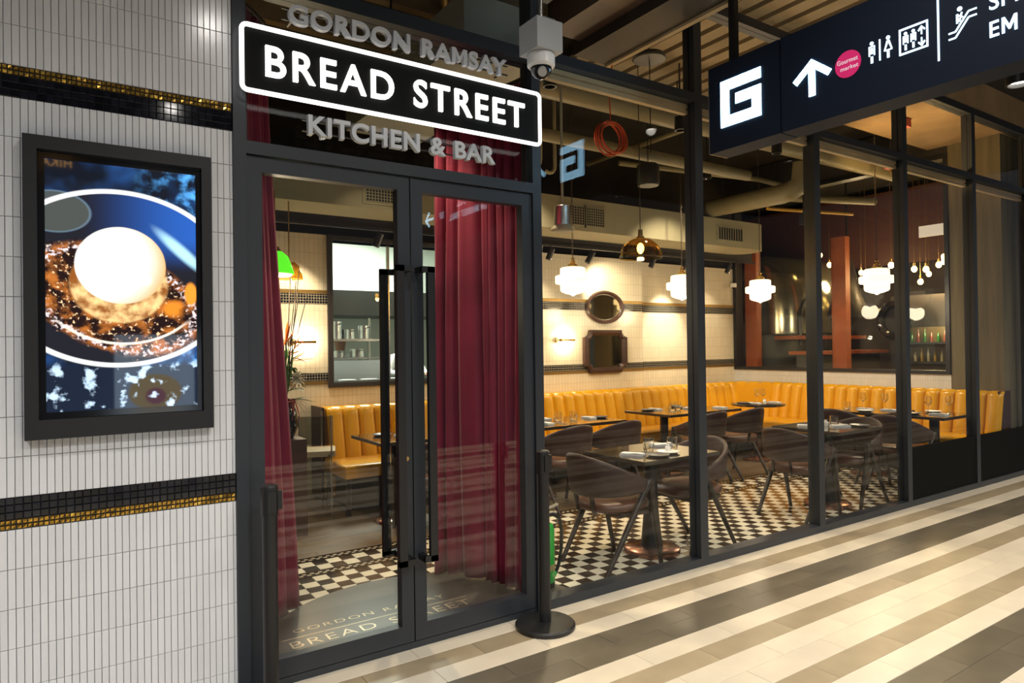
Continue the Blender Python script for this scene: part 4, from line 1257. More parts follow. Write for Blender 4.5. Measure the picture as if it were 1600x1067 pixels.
for r in range(4):
    for k in range(nA): fs.append((r*nA+k, r*nA+(k+1) % nA, (r+1)*nA+(k+1) % nA, (r+1)*nA+k))
mb._add(vs, fs, False)
obj('frame', mb, M['walnut'], sqm)
obj('mirror_glass', MB().prism(B_[::-1], lambda a, b_, d: (a, 3.785-d, b_), 0, .008), M['mirror'], sqm)

def wall_lamp(x, label, dirn=1):
    t_ = thing('wall_lamp', (x, 3.79, 1.60), label, 'wall lamp', 'brass bar wall lamps')
    z = 1.622
    obj('wall_rose', MB().cyl((x, 3.80, z), (x, 3.782, z), .035, n=20), M['brass'], t_)
    obj('arm', MB().cyl((x, 3.785, z), (x, 3.70, z), .009, n=10), M['brass'], t_)
    obj('bar', MB().cyl((x-.03*dirn, 3.70, z), (x+.21*dirn, 3.70, z), .014, n=14).cyl((x-.03*dirn, 3.70, z), (x-.0*dirn, 3.70, z), .022, n=14), M['brass'], t_)
    obj('lamp_strip', MB().box(min(x, x+.20*dirn), max(x, x+.20*dirn), 3.715, 3.722, z-.006, z+.006), E_('lamp_strip_light', (1, .80, .48), 18), t_)
    light('wall_lamp_glow', 'POINT', (x+.10*dirn, 3.735, z), 5.5, WARM, size=.03)
wall_lamp(5.38, 'small brass bar wall lamp glowing on the cream wall left of the square mirror')
wall_lamp(1.97, 'small brass bar wall lamp glowing behind the flowers')

# ------------------------------------------------------------------ bulkhead, vents
bh = thing('bulkhead', (3.7, 3.0, 2.87), 'long cream ceiling bulkhead with rounded end and air vents above the back tables', 'bulkhead')
def rr_end(x1, y0, y1, r):
    pts = [(-1.0, y1), (-1.0, y0), (x1-r, y0)]
    for k in range(1, 9): pts.append((x1-r+r*math.sin(PI/2*k/8), y0+r-r*math.cos(PI/2*k/8)))
    for k in range(0, 9): pts.append((x1-r+r*math.cos(PI/2*k/8), y1-r+r*math.sin(PI/2*k/8)))
    return pts
obj('body', MB().prism(rr_end(8.45, 2.8, 3.32, .24), lambda a, b_, d: (a, b_, d), 2.865, 3.235), M['cream'], bh)
def vent(x0, x1, z0, z1, cols, rows_):
    v_ = obj('vent', MB().box(x0-.03, x1+.03, 2.792, 2.80, z0-.025, z1+.025), M['cream'], bh)
    obj('vent_core', MB().box(x0, x1, 2.788, 2.793, z0, z1), M['black'], v_)
    gmb = MB()
    for k in range(cols+1): gmb.box(x0+(x1-x0)*k/cols-.0035, x0+(x1-x0)*k/cols+.0035, 2.782, 2.793, z0, z1)
    for k in range(rows_+1): gmb.box(x0, x1, 2.783, 2.792, z0+(z1-z0)*k/rows_-.003, z0+(z1-z0)*k/rows_+.003)
    obj('vent_grille', gmb, M['cream'], v_)
vent(2.38, 2.86, 2.93, 3.13, 16, 7); vent(4.72, 5.02, 2.93, 3.14, 8, 7); vent(5.05, 5.32, 2.93, 3.14, 8, 7); vent(7.35, 7.85, 2.95, 3.12, 10, 1)
tk = thing('track_rail', (4.5, 3.4, 2.80), 'dark ceiling beam and light track in front of the back wall', 'track')
obj('beam', MB().box(-1, 8.9, 3.42, 3.60, 2.80, 2.95), M['beam'], tk)
obj('track', MB().box(-1, 8.9, 3.36, 3.40, 2.765, 2.79), M['black'], tk)
obj('pale_pipe', MB().cyl((-1, 3.52, 2.99), (8.9, 3.52, 2.99), .03, n=12), M['duct'], tk)
SP = [(2.75, 'above the kitchen window'), (4.98, 'left of the yellow glow'), (5.62, 'above the oval mirror, tilted'), (6.72, 'right of the oval mirror'), (7.35, 'behind the first mullion'), (8.3, 'nearest the bar window')]
for i, (x, lb) in enumerate(SP):
    t_ = thing('track_spot', (x, 3.38, 2.765), 'black cylinder track spotlight ' + lb, 'spotlight', 'black track spotlights')
    obj('arm', MB().cyl((x, 3.38, 2.77), (x, 3.38, 2.72), .010, n=10), M['black'], t_)
    tl = .05 if i != 2 else .09
    obj('can', MB().cyl((x+tl*.3, 3.375, 2.735), (x-tl*.6, 3.40, 2.60), .036, n=18), M['black'], t_)
light('track_beam', 'SPOT', (5.72, 3.36, 2.60), 30, WARM, target=(6.22, 3.8, 2.28), size=.03, angle=75, blend=.8)
light('track_beam', 'SPOT', (7.45, 3.42, 2.66), 42, (1, .90, .70), target=(7.45, 3.93, 1.55), size=.03, angle=62, blend=.7)
light('track_beam', 'SPOT', (4.98, 3.36, 2.62), 14, WARM, target=(5.0, 3.8, 1.8), size=.03, angle=80, blend=.7)
light('track_beam', 'SPOT', (2.0, 3.36, 2.62), 22, WARM, target=(1.9, 3.8, 1.7), size=.03, angle=85, blend=.7)
light('track_beam', 'SPOT', (8.3, 3.36, 2.62), 18, WARM, target=(8.3, 3.9, 1.6), size=.03, angle=85, blend=.7)

# ------------------------------------------------------------------ ducts, pipes, services under the open ceiling
def pipe(name, pts, r, mat, label, cat='pipe', group=None, n=18, straps=()):
    t_ = thing(name, pts[0], label, cat, group)
    obj('run', MB().tube(pts, r, n), mat, t_, sharp=60)
    for p, q in straps:
        obj('hanger', MB().cyl(p, q, .006, n=6), M['black'], t_)
    return t_
def arc3(p, q, r, k=6):                       # rounded corner helper for polylines
    return [p, q]
pipe('air_duct', [(2.85, 1.25, 3.70), (8.9, 1.25, 3.70)], .105, M['duct'], 'large round olive duct running parallel to the shopfront', 'duct', straps=[((4.9, 1.25, 3.78), (4.9, 1.25, 4.32)), ((6.3, 1.25, 3.78), (6.3, 1.25, 4.32))])
pipe('air_duct', [(2.85, 1.75, 3.48), (6.6, 1.75, 3.48)], .06, M['duct'], 'thinner olive pipe below the large duct', 'pipe')
el = [(7.30, 3.0, 3.37), (7.18, 2.2, 3.33), (7.08, 1.62, 3.30)] + [(7.06, 1.50, 3.31), (7.10, 1.42, 3.36), (7.12, 1.40, 3.45), (7.12, 1.38, 3.62)]
pipe('air_duct', el, .115, M['duct'], 'round olive duct with an elbow reaching over the cream bulkhead', 'duct', straps=[((7.24, 2.62, 3.18), (7.24, 2.62, 4.32))])
pipe('service_pipe', [(5.3, 2.5, 3.62), (7.0, 1.9, 3.52), (7.6, 1.9, 3.5)], .03, M['duct'], 'slim bent pipe near the duct elbow', 'pipe')
pipe('service_pipe', [(7.4, 1.9, 3.35), (9.05, 1.6, 3.42)], .05, M['duct'], 'short olive pipe running toward the bar window', 'pipe', straps=[((8.0, 1.79, 3.40), (8.0, 1.79, 4.32))])
pipe('service_pipe', [(7.45, 2.1, 3.25), (9.05, 1.9, 3.30)], .022, M['yellowpipe'], 'thin yellow pipe above the bar window', 'pipe', straps=[((7.6, 2.08, 3.25), (7.6, 2.08, 4.32))])
pipe('service_pipe', [(1.2, -1.0, 4.15), (2.75, 1.9, 4.15)], .022, M['yellowpipe'], 'thin yellow pipe above the sign header', 'pipe')
pipe('service_pipe', [(5.6, -.6, 3.86), (5.6, 3.4, 3.86)], .03, M['duct'], 'slim pipe running into the dark ceiling', 'pipe')
for k, (x, y, zz) in enumerate(((3.35, 2.1, 3.30), (3.75, 1.9, 3.22), (4.15, 2.2, 3.28))):
    pts = [(x, y, 4.32), (x, y, zz+.08)]+[(x-.07+.07*math.cos(a), y, zz+.0+.08-.08*math.sin(a)) for a in (0.5, 1.0, 1.6, 2.2)]
    pipe('pipe_hook', pts, .018, M['cream'], ['left', 'middle', 'right'][k]+' one of three small pale bent pipe ends under the ducts', 'pipe', 'pale bent pipe ends')
bdk = thing('box_duct', (3.3, 0, 3.62), 'dark box duct crossing over the shopfront glass near the security camera', 'duct')
obj('body', MB().box(3.12, 3.42, -4.0, .62, 3.66, 4.0), M['beam'], bdk)
obj('flange', MB().box(3.42, 3.46, -4.0, .62, 3.64, 3.68), M['deck'], bdk)
obj('side_sheet', MB().box(2.86, 3.12, -4.0, .55, 3.74, 4.0), P('brown_sheet', (.075, .045, .03), .5), bdk)
ct = thing('cable_tray', (2.6, -.5, 3.9), 'pale blue grey cable tray left of the dark box duct', 'cable tray')
obj('tray', MB().box(2.50, 2.80, -3.0, .5, 3.90, 3.93).box(2.50, 2.512, -3.0, .5, 3.93, 3.99).box(2.788, 2.80, -3.0, .5, 3.93, 3.99), P('tray_paint', (.36, .40, .42), .5), ct)
wd = thing('air_duct', (2.0, 1.2, 3.4), 'pale rectangular duct behind the sign header glass', 'duct')
obj('body', MB().box(2.05, 2.75, .35, 2.4, 3.42, 3.72), P('pale_duct', (.30, .31, .28), .5), wd)
for k in range(4):
    y = .7+.75*k
    j = thing('ceiling_joist', (1.0, y, 4.1), ['nearest', 'second', 'third', 'farthest'][k]+' brown ceiling joist above the door header', 'joist', 'brown ceiling joists')
    obj('joist', MB().box(-1, 3.0, y-.04, y+.04, 4.10, 4.32), M['concrete'], j)
rc = thing('cable_coil', (3.42, .55, 2.95), 'coil of orange cable hanging from the ceiling behind the glass', 'cable')
for k in range(7):
    rx, rz_ = .120+.012*random.uniform(-1, 1), .118+.012*random.uniform(-1, 1)
    ox, oz = random.uniform(-.012, .012), random.uniform(-.012, .012)
    obj('loop', MB().tube([(3.42+ox+rx*math.cos(2*PI*j/36), .55+.012*k-.03+.008*math.sin(2*PI*j/36), 3.09+oz+rz_*math.sin(2*PI*j/36)) for j in range(36)], .0055, 6, closed=True), M['redcable'], rc)
obj('lead', MB().tube([(3.41, .55, 3.205), (3.40, .55, 3.4), (3.43, .56, 3.55), (3.44, .56, 3.64)], .005, 6), M['redcable'], rc)
spk = thing('ceiling_speaker', (5.0, 2.0, 3.1), 'black cylinder speaker hanging under the ducts', 'speaker')
obj('body', MB().lathe([(0, 0), (.10, 0), (.11, .02), (.11, .20), (.09, .215), (0, .215)], (4.85, 1.6, 3.12), 24), M['black'], spk)
obj('cable', MB().cyl((4.85, 1.6, 3.33), (4.85, 1.6, 4.32), .005, n=6), M['black'], spk)
dk = thing('disc_speaker', (4.3, .9, 3.7), 'dark disc speaker hanging on a thin rod above the transom', 'speaker')
obj('disc', MB().lathe([(0, 0), (.12, 0), (.13, .01), (.11, .04), (0, .05)], (3.72, .45, 3.70), 28), M['black'], dk)
obj('rod', MB().cyl((3.72, .45, 3.0), (3.72, .45, 4.32), .004, n=6), M['black'], dk)
for k, (x, y, zz) in enumerate(((7.6, .5, 3.86), (8.3, 1.0, 3.62), (5.55, .3, 3.98))):
    h_ = thing('sprinkler_box', (x, y, zz), ['red sprinkler box under the concrete soffit', 'red fitting beside the duct elbow', 'red and yellow fitting under the slats above the wayfinding sign'][k], 'fitting', 'red ceiling fittings')
    obj('box', MB().box(x-.06, x+.06, y-.05, y+.05, zz, zz+.09), P('red_paint', (.42, .02, .02), .4), h_)
    obj('spout', MB().cyl((x, y, zz), (x, y, zz-.05), .015, n=10), M['brass'], h_)
    obj('feed', MB().cyl((x, y, zz+.09), (x, y, 4.32), .010, n=8), M['black'], h_)

# ------------------------------------------------------------------ green extinguisher by the glass
fe = thing('fire_extinguisher', (2.60, .33, 0), 'green fire extinguisher with black hose behind the stanchion', 'extinguisher')
x, y = 2.585, .33
obj('cylinder', MB().lathe([(0, .025), (.060, .025), (.066, .035), (.066, .36), (.058, .395), (.030, .415), (.022, .43), (0, .43)], (x, y, 0), 28), M['green'], fe)
obj('foot_ring', MB().lathe([(.058, 0), (.066, 0), (.066, .04), (.058, .04)], (x, y, 0), 24), M['black'], fe)
obj('label_band', MB().lathe([(.0665, .11), (.0670, .112), (.0670, .150), (.0665, .152)], (x, y, 0), 28), P('label_tan', (.30, .24, .10), .5), fe)
obj('valve', MB().cyl((x, y, .43), (x, y, .48), .018, n=12).bar((x-.01, y, .49), (x+.11, y, .515), .02, .012).bar((x-.01, y, .475), (x+.10, y, .465), .02, .010), M['steel'], fe)
obj('hose', MB().tube([(x+.02, y, .455), (x+.07, y-.01, .455), (x+.115, y-.015, .42), (x+.13, y-.015, .34), (x+.125, y-.015, .22), (x+.105, y-.01, .12), (x+.085, y-.005, .075)], .012, 10), M['black'], fe)
obj('nozzle', MB().cyl((x+.085, y-.005, .08), (x+.06, y, .05), .014, .02, 12), M['green'], fe)

# ------------------------------------------------------------------ host stand and flowers behind the left curtain
hs = thing('host_stand', (1.98, 3.05, 0), 'glazed host stand with chrome legs and beige shelf left of the banquette', 'host stand')
M['smokeglass'] = glass_mat('smoky_acrylic', (.62, .63, .60), .05)
for (x, y) in ((1.80, 3.02), (2.06, 2.90), (1.83, 3.36), (2.10, 3.30)):
    obj('leg', MB().cyl((x, y, 0), (x, y, .94), .008, n=10), M['steel'], hs)
obj('front_panel', MB().bar((1.81, 3.015, .32), (2.05, 2.905, .32), .006, .52), M['smokeglass'], hs)
obj('shelf', MB().bar((1.74, 3.20, .585), (2.15, 3.06, .585), .36, .05), P('beige_shelf', (.42, .36, .24), .5), hs)
obj('screen', MB().bar((1.80, 3.03, .80), (2.08, 2.91, .80), .006, .26), M['smokeglass'], hs)
fa = thing('flower_arrangement', (1.62, 2.62, 0), 'tall arrangement of orange birds of paradise, white bloom and green leaves on a plinth', 'flowers')
fx, fy = 1.57, 2.60
obj('plinth', MB().box(fx-.17, fx+.13, fy-.15, fy+.15, 0, .80), M['walnut'], fa)
obj('vase', MB().lathe([(0, .80), (.06, .80), (.10, .90), (.09, 1.02), (.055, 1.10), (.065, 1.13), (.055, 1.13), (.045, 1.10), (0, 1.08)], (fx, fy, 0), 24), M['blackgloss'], fa)
rnd = random.Random(11)
for k in range(26):
    a = rnd.uniform(0, 2*PI); el_ = rnd.uniform(-.5, 1.0)
    z0 = rnd.uniform(1.10, 1.50)
    obj('leaf', MB().leaf((fx+.03*math.cos(a), fy+.03*math.sin(a), z0), (math.cos(a), math.sin(a), el_), rnd.uniform(.14, .26), rnd.uniform(.014, .03), rnd.uniform(.1, .7)), M['leafg'] if k % 5 else M['redleaf'], fa)
for k, (ox, oz, dx_, dz_) in enumerate(((.02, 1.50, .85, .35), (-.02, 1.58, .55, .8), (.05, 1.45, .95, .15), (.0, 1.62, .2, 1.0), (-.05, 1.52, -.3, .8), (.06, 1.55, .7, .6))):
    f_ = obj('bird_of_paradise', MB().leaf((fx+ox, fy-.03, oz), (dx_, -.1, dz_), .20, .018, .05).leaf((fx+ox, fy-.03, oz), (dx_*.7, .1, dz_+.3), .17, .016, .0).leaf((fx+ox, fy-.03, oz), (dx_, -.3, dz_+.1), .16, .016, .0), M['petalo'], fa)
    obj('stem', MB().tube([(fx, fy, 1.12), (fx+ox*.6, fy-.02, (1.12+oz)/2), (fx+ox, fy-.03, oz)], .006, 6), M['leafg'], f_)
pw = MB()
for k in range(14):
    a = 2*PI*k/14
    pw.leaf((fx+.08, fy-.06, 1.31), (math.cos(a)*.8, -.5, math.sin(a)*.8+.2), .085, .018, .2)
obj('white_bloom', pw, M['petalw'], fa)
rp = MB()
for k in range(10):
    a = 2*PI*k/10
    rp.leaf((fx+.06, fy-.05, 1.12), (math.cos(a), -.4, math.sin(a)*.7-.3), .12, .010, .5)
obj('red_bloom', rp, M['redleaf'], fa)
for k in range(6):
    a = rnd.uniform(-.25, .35)
    obj('twig', MB().tube([(fx+.01*k, fy, 1.3), (fx+.02+a*.25, fy+.02, 1.65), (fx+.04+a*.5, fy+.03, 1.98+.05*k)], .004, 5), M['twig'], fa)

# ------------------------------------------------------------------ kitchen behind the pass window
kr = thing('wall_kitchen', (3.4, 5.5, 0), 'pale tiled kitchen walls behind the pass window', 'wall', kind='structure')
kwm = P('kitchen_wall', (.62, .66, .60), .35)
obj('wall_body', MB().box(1.6, 5.2, 6.3, 6.4, 0, 3.2).box(1.5, 1.6, 3.98, 6.4, 0, 3.2).box(5.2, 5.3, 3.98, 6.4, 0, 3.2), kwm, kr)
obj('kitchen_ceiling', MB().box(1.5, 5.3, 4.06, 6.4, 3.2, 3.28), kwm, kr)
light('kitchen_light', 'AREA', (3.4, 5.1, 3.15), 42, (.93, 1.0, .88), size=1.2)
hd = thing('kitchen_hood', (3.6, 5.6, 2.0), 'dark steel extractor hood inside the kitchen', 'hood')
obj('canopy', MB().box(2.6, 5.1, 5.2, 6.2, 1.98, 2.30), P('hood_dark', (.05, .05, .045), .4, .6), hd)
cn = thing('pass_counter', (3.2, 4.4, 0), 'stainless steel pass counter with raised shelf behind the kitchen window', 'counter')
obj('worktop', MB().box(2.45, 4.6, 4.15, 4.85, 1.10, 1.15), M['steel'], cn)
obj('body', MB().box(2.5, 4.55, 4.2, 4.8, .0, 1.10), M['grey'], cn)
ks = thing('kitchen_shelf', (2.9, 5.15, 0), 'steel shelf rack of pots behind the kitchen pass', 'shelf')
obj('shelf', MB().box(2.45, 3.42, 4.95, 5.35, 1.64, 1.67), M['steel'], ks)
obj('lower_shelf', MB().box(2.45, 3.42, 4.95, 5.35, 1.42, 1.44), M['steel'], ks)
obj('splash_panel', MB().box(2.55, 3.35, 4.82, 4.84, 1.15, 1.40), P('white_panel', (.60, .64, .68), .3), cn)
for x in (2.47, 3.40): obj('post', MB().box(x-.015, x+.015, 5.3, 5.33, 0, 1.95), M['steel'], ks)
def pot(x, y, z, r, h, label, mat='steel', lid=False):
    t_ = thing('cooking_pot', (x, y, z), label, 'pot', 'pots on the kitchen shelves')
    b_ = obj('pan', MB().lathe([(0, 0), (r, 0), (r, h), (r-.006, h), (r-.006, .01), (0, .01)], (x, y, z), 22), M[mat], t_)
    obj('handle', MB().bar((x, y-r, z+h*.8), (x, y-r-.11, z+h*.85), .018, .010), M['black'], t_)
for k, (x, z, r, h, lb) in enumerate(((2.58, 1.67, .07, .10, 'small steel pot at the left end of the kitchen shelf'), (2.72, 1.67, .06, .20, 'tall narrow steel pot on the kitchen shelf'), (2.88, 1.67, .08, .22, 'tall wide steel pot on the kitchen shelf'), (3.06, 1.67, .07, .12, 'steel pot in the middle of the kitchen shelf'), (3.25, 1.67, .08, .17, 'steel pot right of the middle on the kitchen shelf'), (2.66, 1.44, .07, .11, 'dark pot on the lower kitchen shelf'), (2.90, 1.44, .09, .08, 'wide low pot on the lower kitchen shelf'), (3.15, 1.44, .10, .10, 'wide pot right on the lower kitchen shelf'))):
    pot(x, 5.12, z+.001, r, h, lb)
for k in range(4):
    x = 2.78+.27*k
    o = obj('plate_stack', MB().lathe([(0, 0), (.09, 0), (.105, .01), (.105, .035), (.09, .03), (0, .03)], (x, 4.45, 1.151), 24), M['white'], label=['leftmost', 'second', 'third', 'rightmost'][k]+' white plate on the kitchen pass counter', cat='plate', group='plates on the pass')
# two cooks, glimpsed between the door pulls
def cook(loc, rz, label, seed):
    t_ = thing('person', (loc[0], loc[1], 0), label, 'person', rotz=rz)
    bm_v = [(0, 0, .92), (0, .01, 1.12), (0, .03, 1.34), (0, .045, 1.46), (0, .055, 1.54), (0, .07, 1.66), (0, .08, 1.72),
            (.17, .03, 1.40), (.25, .08, 1.22), (.19, .28, 1.21), (.17, .36, 1.215), (-.17, .03, 1.40), (-.25, .10, 1.22), (-.18, .30, 1.21), (-.16, .38, 1.215),
            (.10, 0, .85), (.11, .02, .48), (.11, -.01, .08), (.11, .10, .04), (-.10, 0, .85), (-.11, .02, .48), (-.11, -.01, .08), (-.11, .10, .04)]
    ed = [(0, 1), (1, 2), (2, 3), (3, 4), (4, 5), (5, 6), (2, 7), (7, 8), (8, 9), (9, 10), (2, 11), (11, 12), (12, 13), (13, 14), (0, 15), (15, 16), (16, 17), (17, 18), (0, 19), (19, 20), (20, 21), (21, 22)]
    rad = [.15, .15, .155, .07, .055, .095, .08, .075, .055, .045, .040, .075, .055, .045, .040, .10, .07, .05, .045, .10, .07, .05, .045]
    me = bpy.data.meshes.new('body'); me.from_pydata(bm_v, ed, []); me.update()
    o = bpy.data.objects.new('body', me); COL.objects.link(o); o.parent = t_
    md = o.modifiers.new('skin', 'SKIN')
    for i, r in enumerate(rad):
        me.skin_vertices[0].data[i].radius = (r*(1.15 if i in (0, 1, 2) else 1), r*(.80 if i in (0, 1, 2) else 1))
    me.skin_vertices[0].data[0].use_root = True
    md.use_smooth_shade = True
    sb = o.modifiers.new('sub', 'SUBSURF'); sb.levels = 2; sb.render_levels = 2
    m = bpy.data.materials.get('cook_body')
    if m is None:
        m = P('cook_body', (.5, .5, .5), .7); nt = m.node_tree
        tc = nt.nodes.new('ShaderNodeTexCoord'); sp_ = nt.nodes.new('ShaderNodeSeparateXYZ'); nt.links.new(tc.outputs['Object'], sp_.inputs[0])
        cr1 = nt.nodes.new('ShaderNodeValToRGB'); cr1.color_ramp.interpolation = 'CONSTANT'
        e = cr1.color_ramp.elements; e[0].position = 0; e[0].color = (.012, .012, .014, 1); e[1].position = .45; e[1].color = (.78, .77, .74, 1)
        e2 = e.new(.745); e2.color = (.42, .20, .12, 1)
        dv = nt.nodes.new('ShaderNodeMath'); dv.operation = 'DIVIDE'; dv.inputs[1].default_value = 2.0; nt.links.new(sp_.outputs[2], dv.inputs[0]); nt.links.new(dv.outputs[0], cr1.inputs[0])
        nt.links.new(cr1.outputs[0], nt.nodes['Principled BSDF'].inputs['Base Color'])
    me.materials.append(m)
    skin = M.setdefault('skin', P('skin', (.42, .20, .12), .5))
    ck = obj('hands', MB(), skin, t_, local=True) if False else None
    for sgn, wx, wy, wz in ((1, .17, .36, 1.215), (-1, -.16, .38, 1.215)):
        hmb = MB().sphere((wx, wy+.04, wz-.005), .036, 12, 8, (1.0, 1.2, .55))
        for f in range(4):
            bx_ = wx+(-.027+.018*f); L_ = (.055, .065, .062, .05)[f]
            hmb.tube([(bx_, wy+.07, wz-.005), (bx_, wy+.07+L_*.55, wz-.012), (bx_, wy+.07+L_*.85, wz-.035)], [.0085, .008, .0065], 8)
        hmb.tube([(wx-sgn*.030, wy+.025, wz-.005), (wx-sgn*.050, wy+.055, wz-.015), (wx-sgn*.048, wy+.080, wz-.025)], [.0095, .009, .007], 8)
        obj('hand', hmb, skin, t_, local=True)
    hr = obj('cap', MB().sphere((0, .075, 1.745), .100, 18, 10, (1, 1.12, .70)), M['black'], t_, local=True)
    fmb = MB().sphere((0, .175, 1.665), .016, 10, 6, (.8, 1, 1.4))
    obj('nose', fmb, skin, t_, local=True)
    for sgn in (-1, 1):
        obj('eye', MB().sphere((sgn*.035, .158, 1.69), .011, 10, 6), M['black'], t_, local=True)
        obj('ear', MB().sphere((sgn*.097, .075, 1.675), .024, 10, 6, (.4, .8, 1.2)), skin, t_, local=True)
    obj('mouth', MB().sphere((0, .163, 1.625), .018, 10, 6, (1.3, .4, .3)), P('lips', (.30, .09, .07), .5), t_, local=True)
    obj('apron', MB().grid(lambda u, v: ((u-.5)*.36*(1-.25*v), .125+.02*math.cos((u-.5)*PI)+.015*v, .62+.62*v), 8, 8), M['black'], t_, local=True)
    return t_
cook((3.80, 5.12, 0), PI, 'cook in white jacket and black cap at the pass, right of the door pulls', 1)
cook((3.16, 5.75, 0), PI*.9, 'cook in white behind the kitchen shelves, seen between the door pulls', 2)

# ------------------------------------------------------------------ bar beyond the right window
br_ = thing('wall_bar', (11, 2.4, 0), 'dark walls of the bar room beyond the right window', 'wall', kind='structure')
obj('wall_body', MB().box(12.9, 13.0, .72, 7, 0, 4.3).box(9.25, 13, 6.9, 7.0, 0, 4.3), P('bar_dark', (.035, .022, .015), .6), br_)
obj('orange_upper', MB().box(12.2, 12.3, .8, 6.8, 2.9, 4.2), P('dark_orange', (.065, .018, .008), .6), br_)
for k, (y, x) in enumerate(((3.80, 9.42), (2.42, 9.62))):
    c = thing('orange_column', (x, y, 0), ['orange painted column at the left edge of the bar window', 'orange painted column in the middle of the bar window'][k], 'column', 'orange bar columns')
    obj('shaft', MB().box(x-.06, x+.06, y-.11, y+.11, 0, 3.1), M['orange'], c)
    obj('base_trim', MB().box(x-.075, x+.075, y-.125, y+.125, 1.0, 1.10), M['orange'], c)
ov = thing('dome_oven', (11, 4.3, 0), 'polished metal domed oven hood with arched opening reflecting lamps', 'oven')
M['domem'] = P('dome_metal', (.30, .28, .19), .16, .9)
obj('dome', MB().grid(lambda u, v: (11.0+1.0*math.cos(PI*u)*1.0, 4.2-.9*math.sin(PI*u)*math.sin(PI*.5*v)**.5, 1.9+1.15*math.cos(PI*.5*v)*1.0 if v < 1 else 1.7), 24, 12), M['domem'], ov)
obj('drum', MB().cyl((11.0, 4.6, 0.0), (11.0, 4.6, 1.9), .95, n=36), P('drum_grey', (.10, .10, .085), .4, .5), ov)
obj('arch_trim', MB().tube([(11-.75+.02, 3.5, 1.5)]+[(11+.75*math.cos(PI-PI*k/12), 3.5, 1.9+.6*math.sin(PI*k/12)) for k in range(13)]+[(11.73, 3.5, 1.5)], .035, 8), M['black'], ov)
obj('ledge', MB().box(9.9, 12.0, 3.35, 3.75, 1.60, 1.66), M['orange'], ov)
bc = thing('bar_counter', (10.2, 2.9, 0), 'bar counter with orange top and black band beyond the right window', 'counter')
obj('top', MB().box(9.55, 11.6, 2.75, 3.25, 1.36, 1.41), M['orange'], bc)
obj('front', MB().box(9.6, 11.5, 2.85, 3.15, 0, 1.36), P('bar_front', (.09, .09, .08), .5), bc)
hdm = thing('bar_hood', (10.3, 2.0, 2.0), 'dark tapered bell hood hanging in the bar', 'hood')
obj('bell', MB().lathe([(.05, .95), (.09, .80), (.20, .35), (.30, .08), (.30, 0), (.27, 0), (.26, .06)], (10.15, 2.62, 1.92), 28), M['black'], hdm)
obj('hanger', MB().cyl((10.15, 2.62, 2.8), (10.15, 2.62, 4.32), .015, n=8), M['black'], hdm)
bo = thing('round_mirror', (10.6, 2.15, 1.5), 'round black porthole ring standing in the bar', 'ring')
obj('ring', MB().tube([(10.4, 2.05+.20*math.cos(2*PI*k/28), 1.86+.24*math.sin(2*PI*k/28)) for k in range(28)], .06, 10, closed=True), M['blackgloss'], bo)
obj('disc', MB().cyl((10.42, 2.05, 1.86), (10.45, 2.05, 1.86), .21, n=28), M['black'], bo)
obj('stand', MB().box(10.38, 10.48, 2.0, 2.10, 1.05, 1.64), M['black'], bo)
obj('panel', MB().box(10.9, 10.95, 1.55, 2.35, 1.0, 2.25), P('brushed_panel', (.20, .19, .17), .35, .8), bo)
M['bulb2'] = E_('edison_bulb', (1, .60, .18), 26)
BL = [(10.0, 2.25, 2.55), (10.4, 1.75, 2.60), (10.1, 1.45, 2.55), (9.9, 1.05, 2.78), (10.9, 1.9, 2.45), (11.2, 1.7, 2.75), (11.4, 1.35, 2.55), (11.0, 1.25, 2.85), (11.8, 1.55, 2.80), (10.6, 1.2, 2.40), (11.6, 2.1, 2.62), (12.0, 1.85, 2.50), (10.8, 3.3, 2.85), (11.6, 3.2, 2.75), (10.2, 3.1, 2.95), (12.1, 1.2, 2.7), (9.75, 1.75, 2.62), (10.3, 1.3, 2.72), (10.7, 1.55, 2.66), (11.3, 1.05, 2.68), (11.9, 1.0, 2.55), (12.3, 1.4, 2.62), (10.5, .95, 2.62), (9.7, 1.55, 2.5), (10.9, 1.05, 2.5)]
for k, (x, y, zz) in enumerate(BL):
    t_ = thing('edison_bulb', (x, y, zz), 'bare glowing filament bulb hanging in the bar beyond the window', 'bulb', 'filament bulbs in the bar')
    obj('bulb', MB().sphere((x, y, zz), .038, 12, 8, (1, 1, 1.2)), M['bulb2'], t_)
    obj('cap', MB().cyl((x, y, zz+.03), (x, y, zz+.09), .014, n=10), M['brass'], t_)
    obj('cord', MB().cyl((x, y, zz+.09), (x, y, 4.3), .004, n=6), M['brass'], t_)
light('bar_light', 'POINT', (10.3, 1.9, 2.5), 22, (1, .62, .28), size=.15)
light('bar_light', 'POINT', (11.2, 3.0, 2.7), 30, (1, .72, .38), size=.15)
bs = thing('bottle_shelf', (11, 1.3, 1.0), 'back bar shelf of small goods glowing in the bar beyond the window', 'shelf')
obj('shelf', MB().box(10.3, 10.5, .85, 2.0, 1.22, 1.25).box(10.3, 10.5, .85, 2.0, 1.50, 1.53), M['black'], bs)
obj('back', MB().box(10.52, 10.55, .85, 2.0, 1.0, 1.75), P('shelf_back', (.10, .07, .03), .5), bs)
rnd = random.Random(4)
for k in range(22):
    y = .90+.045*k
    zz = 1.251 if k % 2 else 1.531
    colr = [(.02, .08, .02), (.25, .16, .03), (.12, .03, .02), (.3, .26, .16)][k % 4]
    mt = M.setdefault('bot%d' % (k % 4), P('bottle_glass_%d' % (k % 4), colr, .15))
    h_ = rnd.uniform(.13, .2)
    obj('bottle', MB().lathe([(0, 0), (.020, 0), (.021, h_*.6), (.008, h_*.8), (.008, h_), (0, h_)], (10.40, y, zz), 12), mt, label='small bottle on the back bar shelf beyond the window', cat='bottle', group='bottles on the back bar')
light('shelf_light', 'POINT', (10.2, 1.4, 1.75), 5, (1, .80, .40), size=.05)
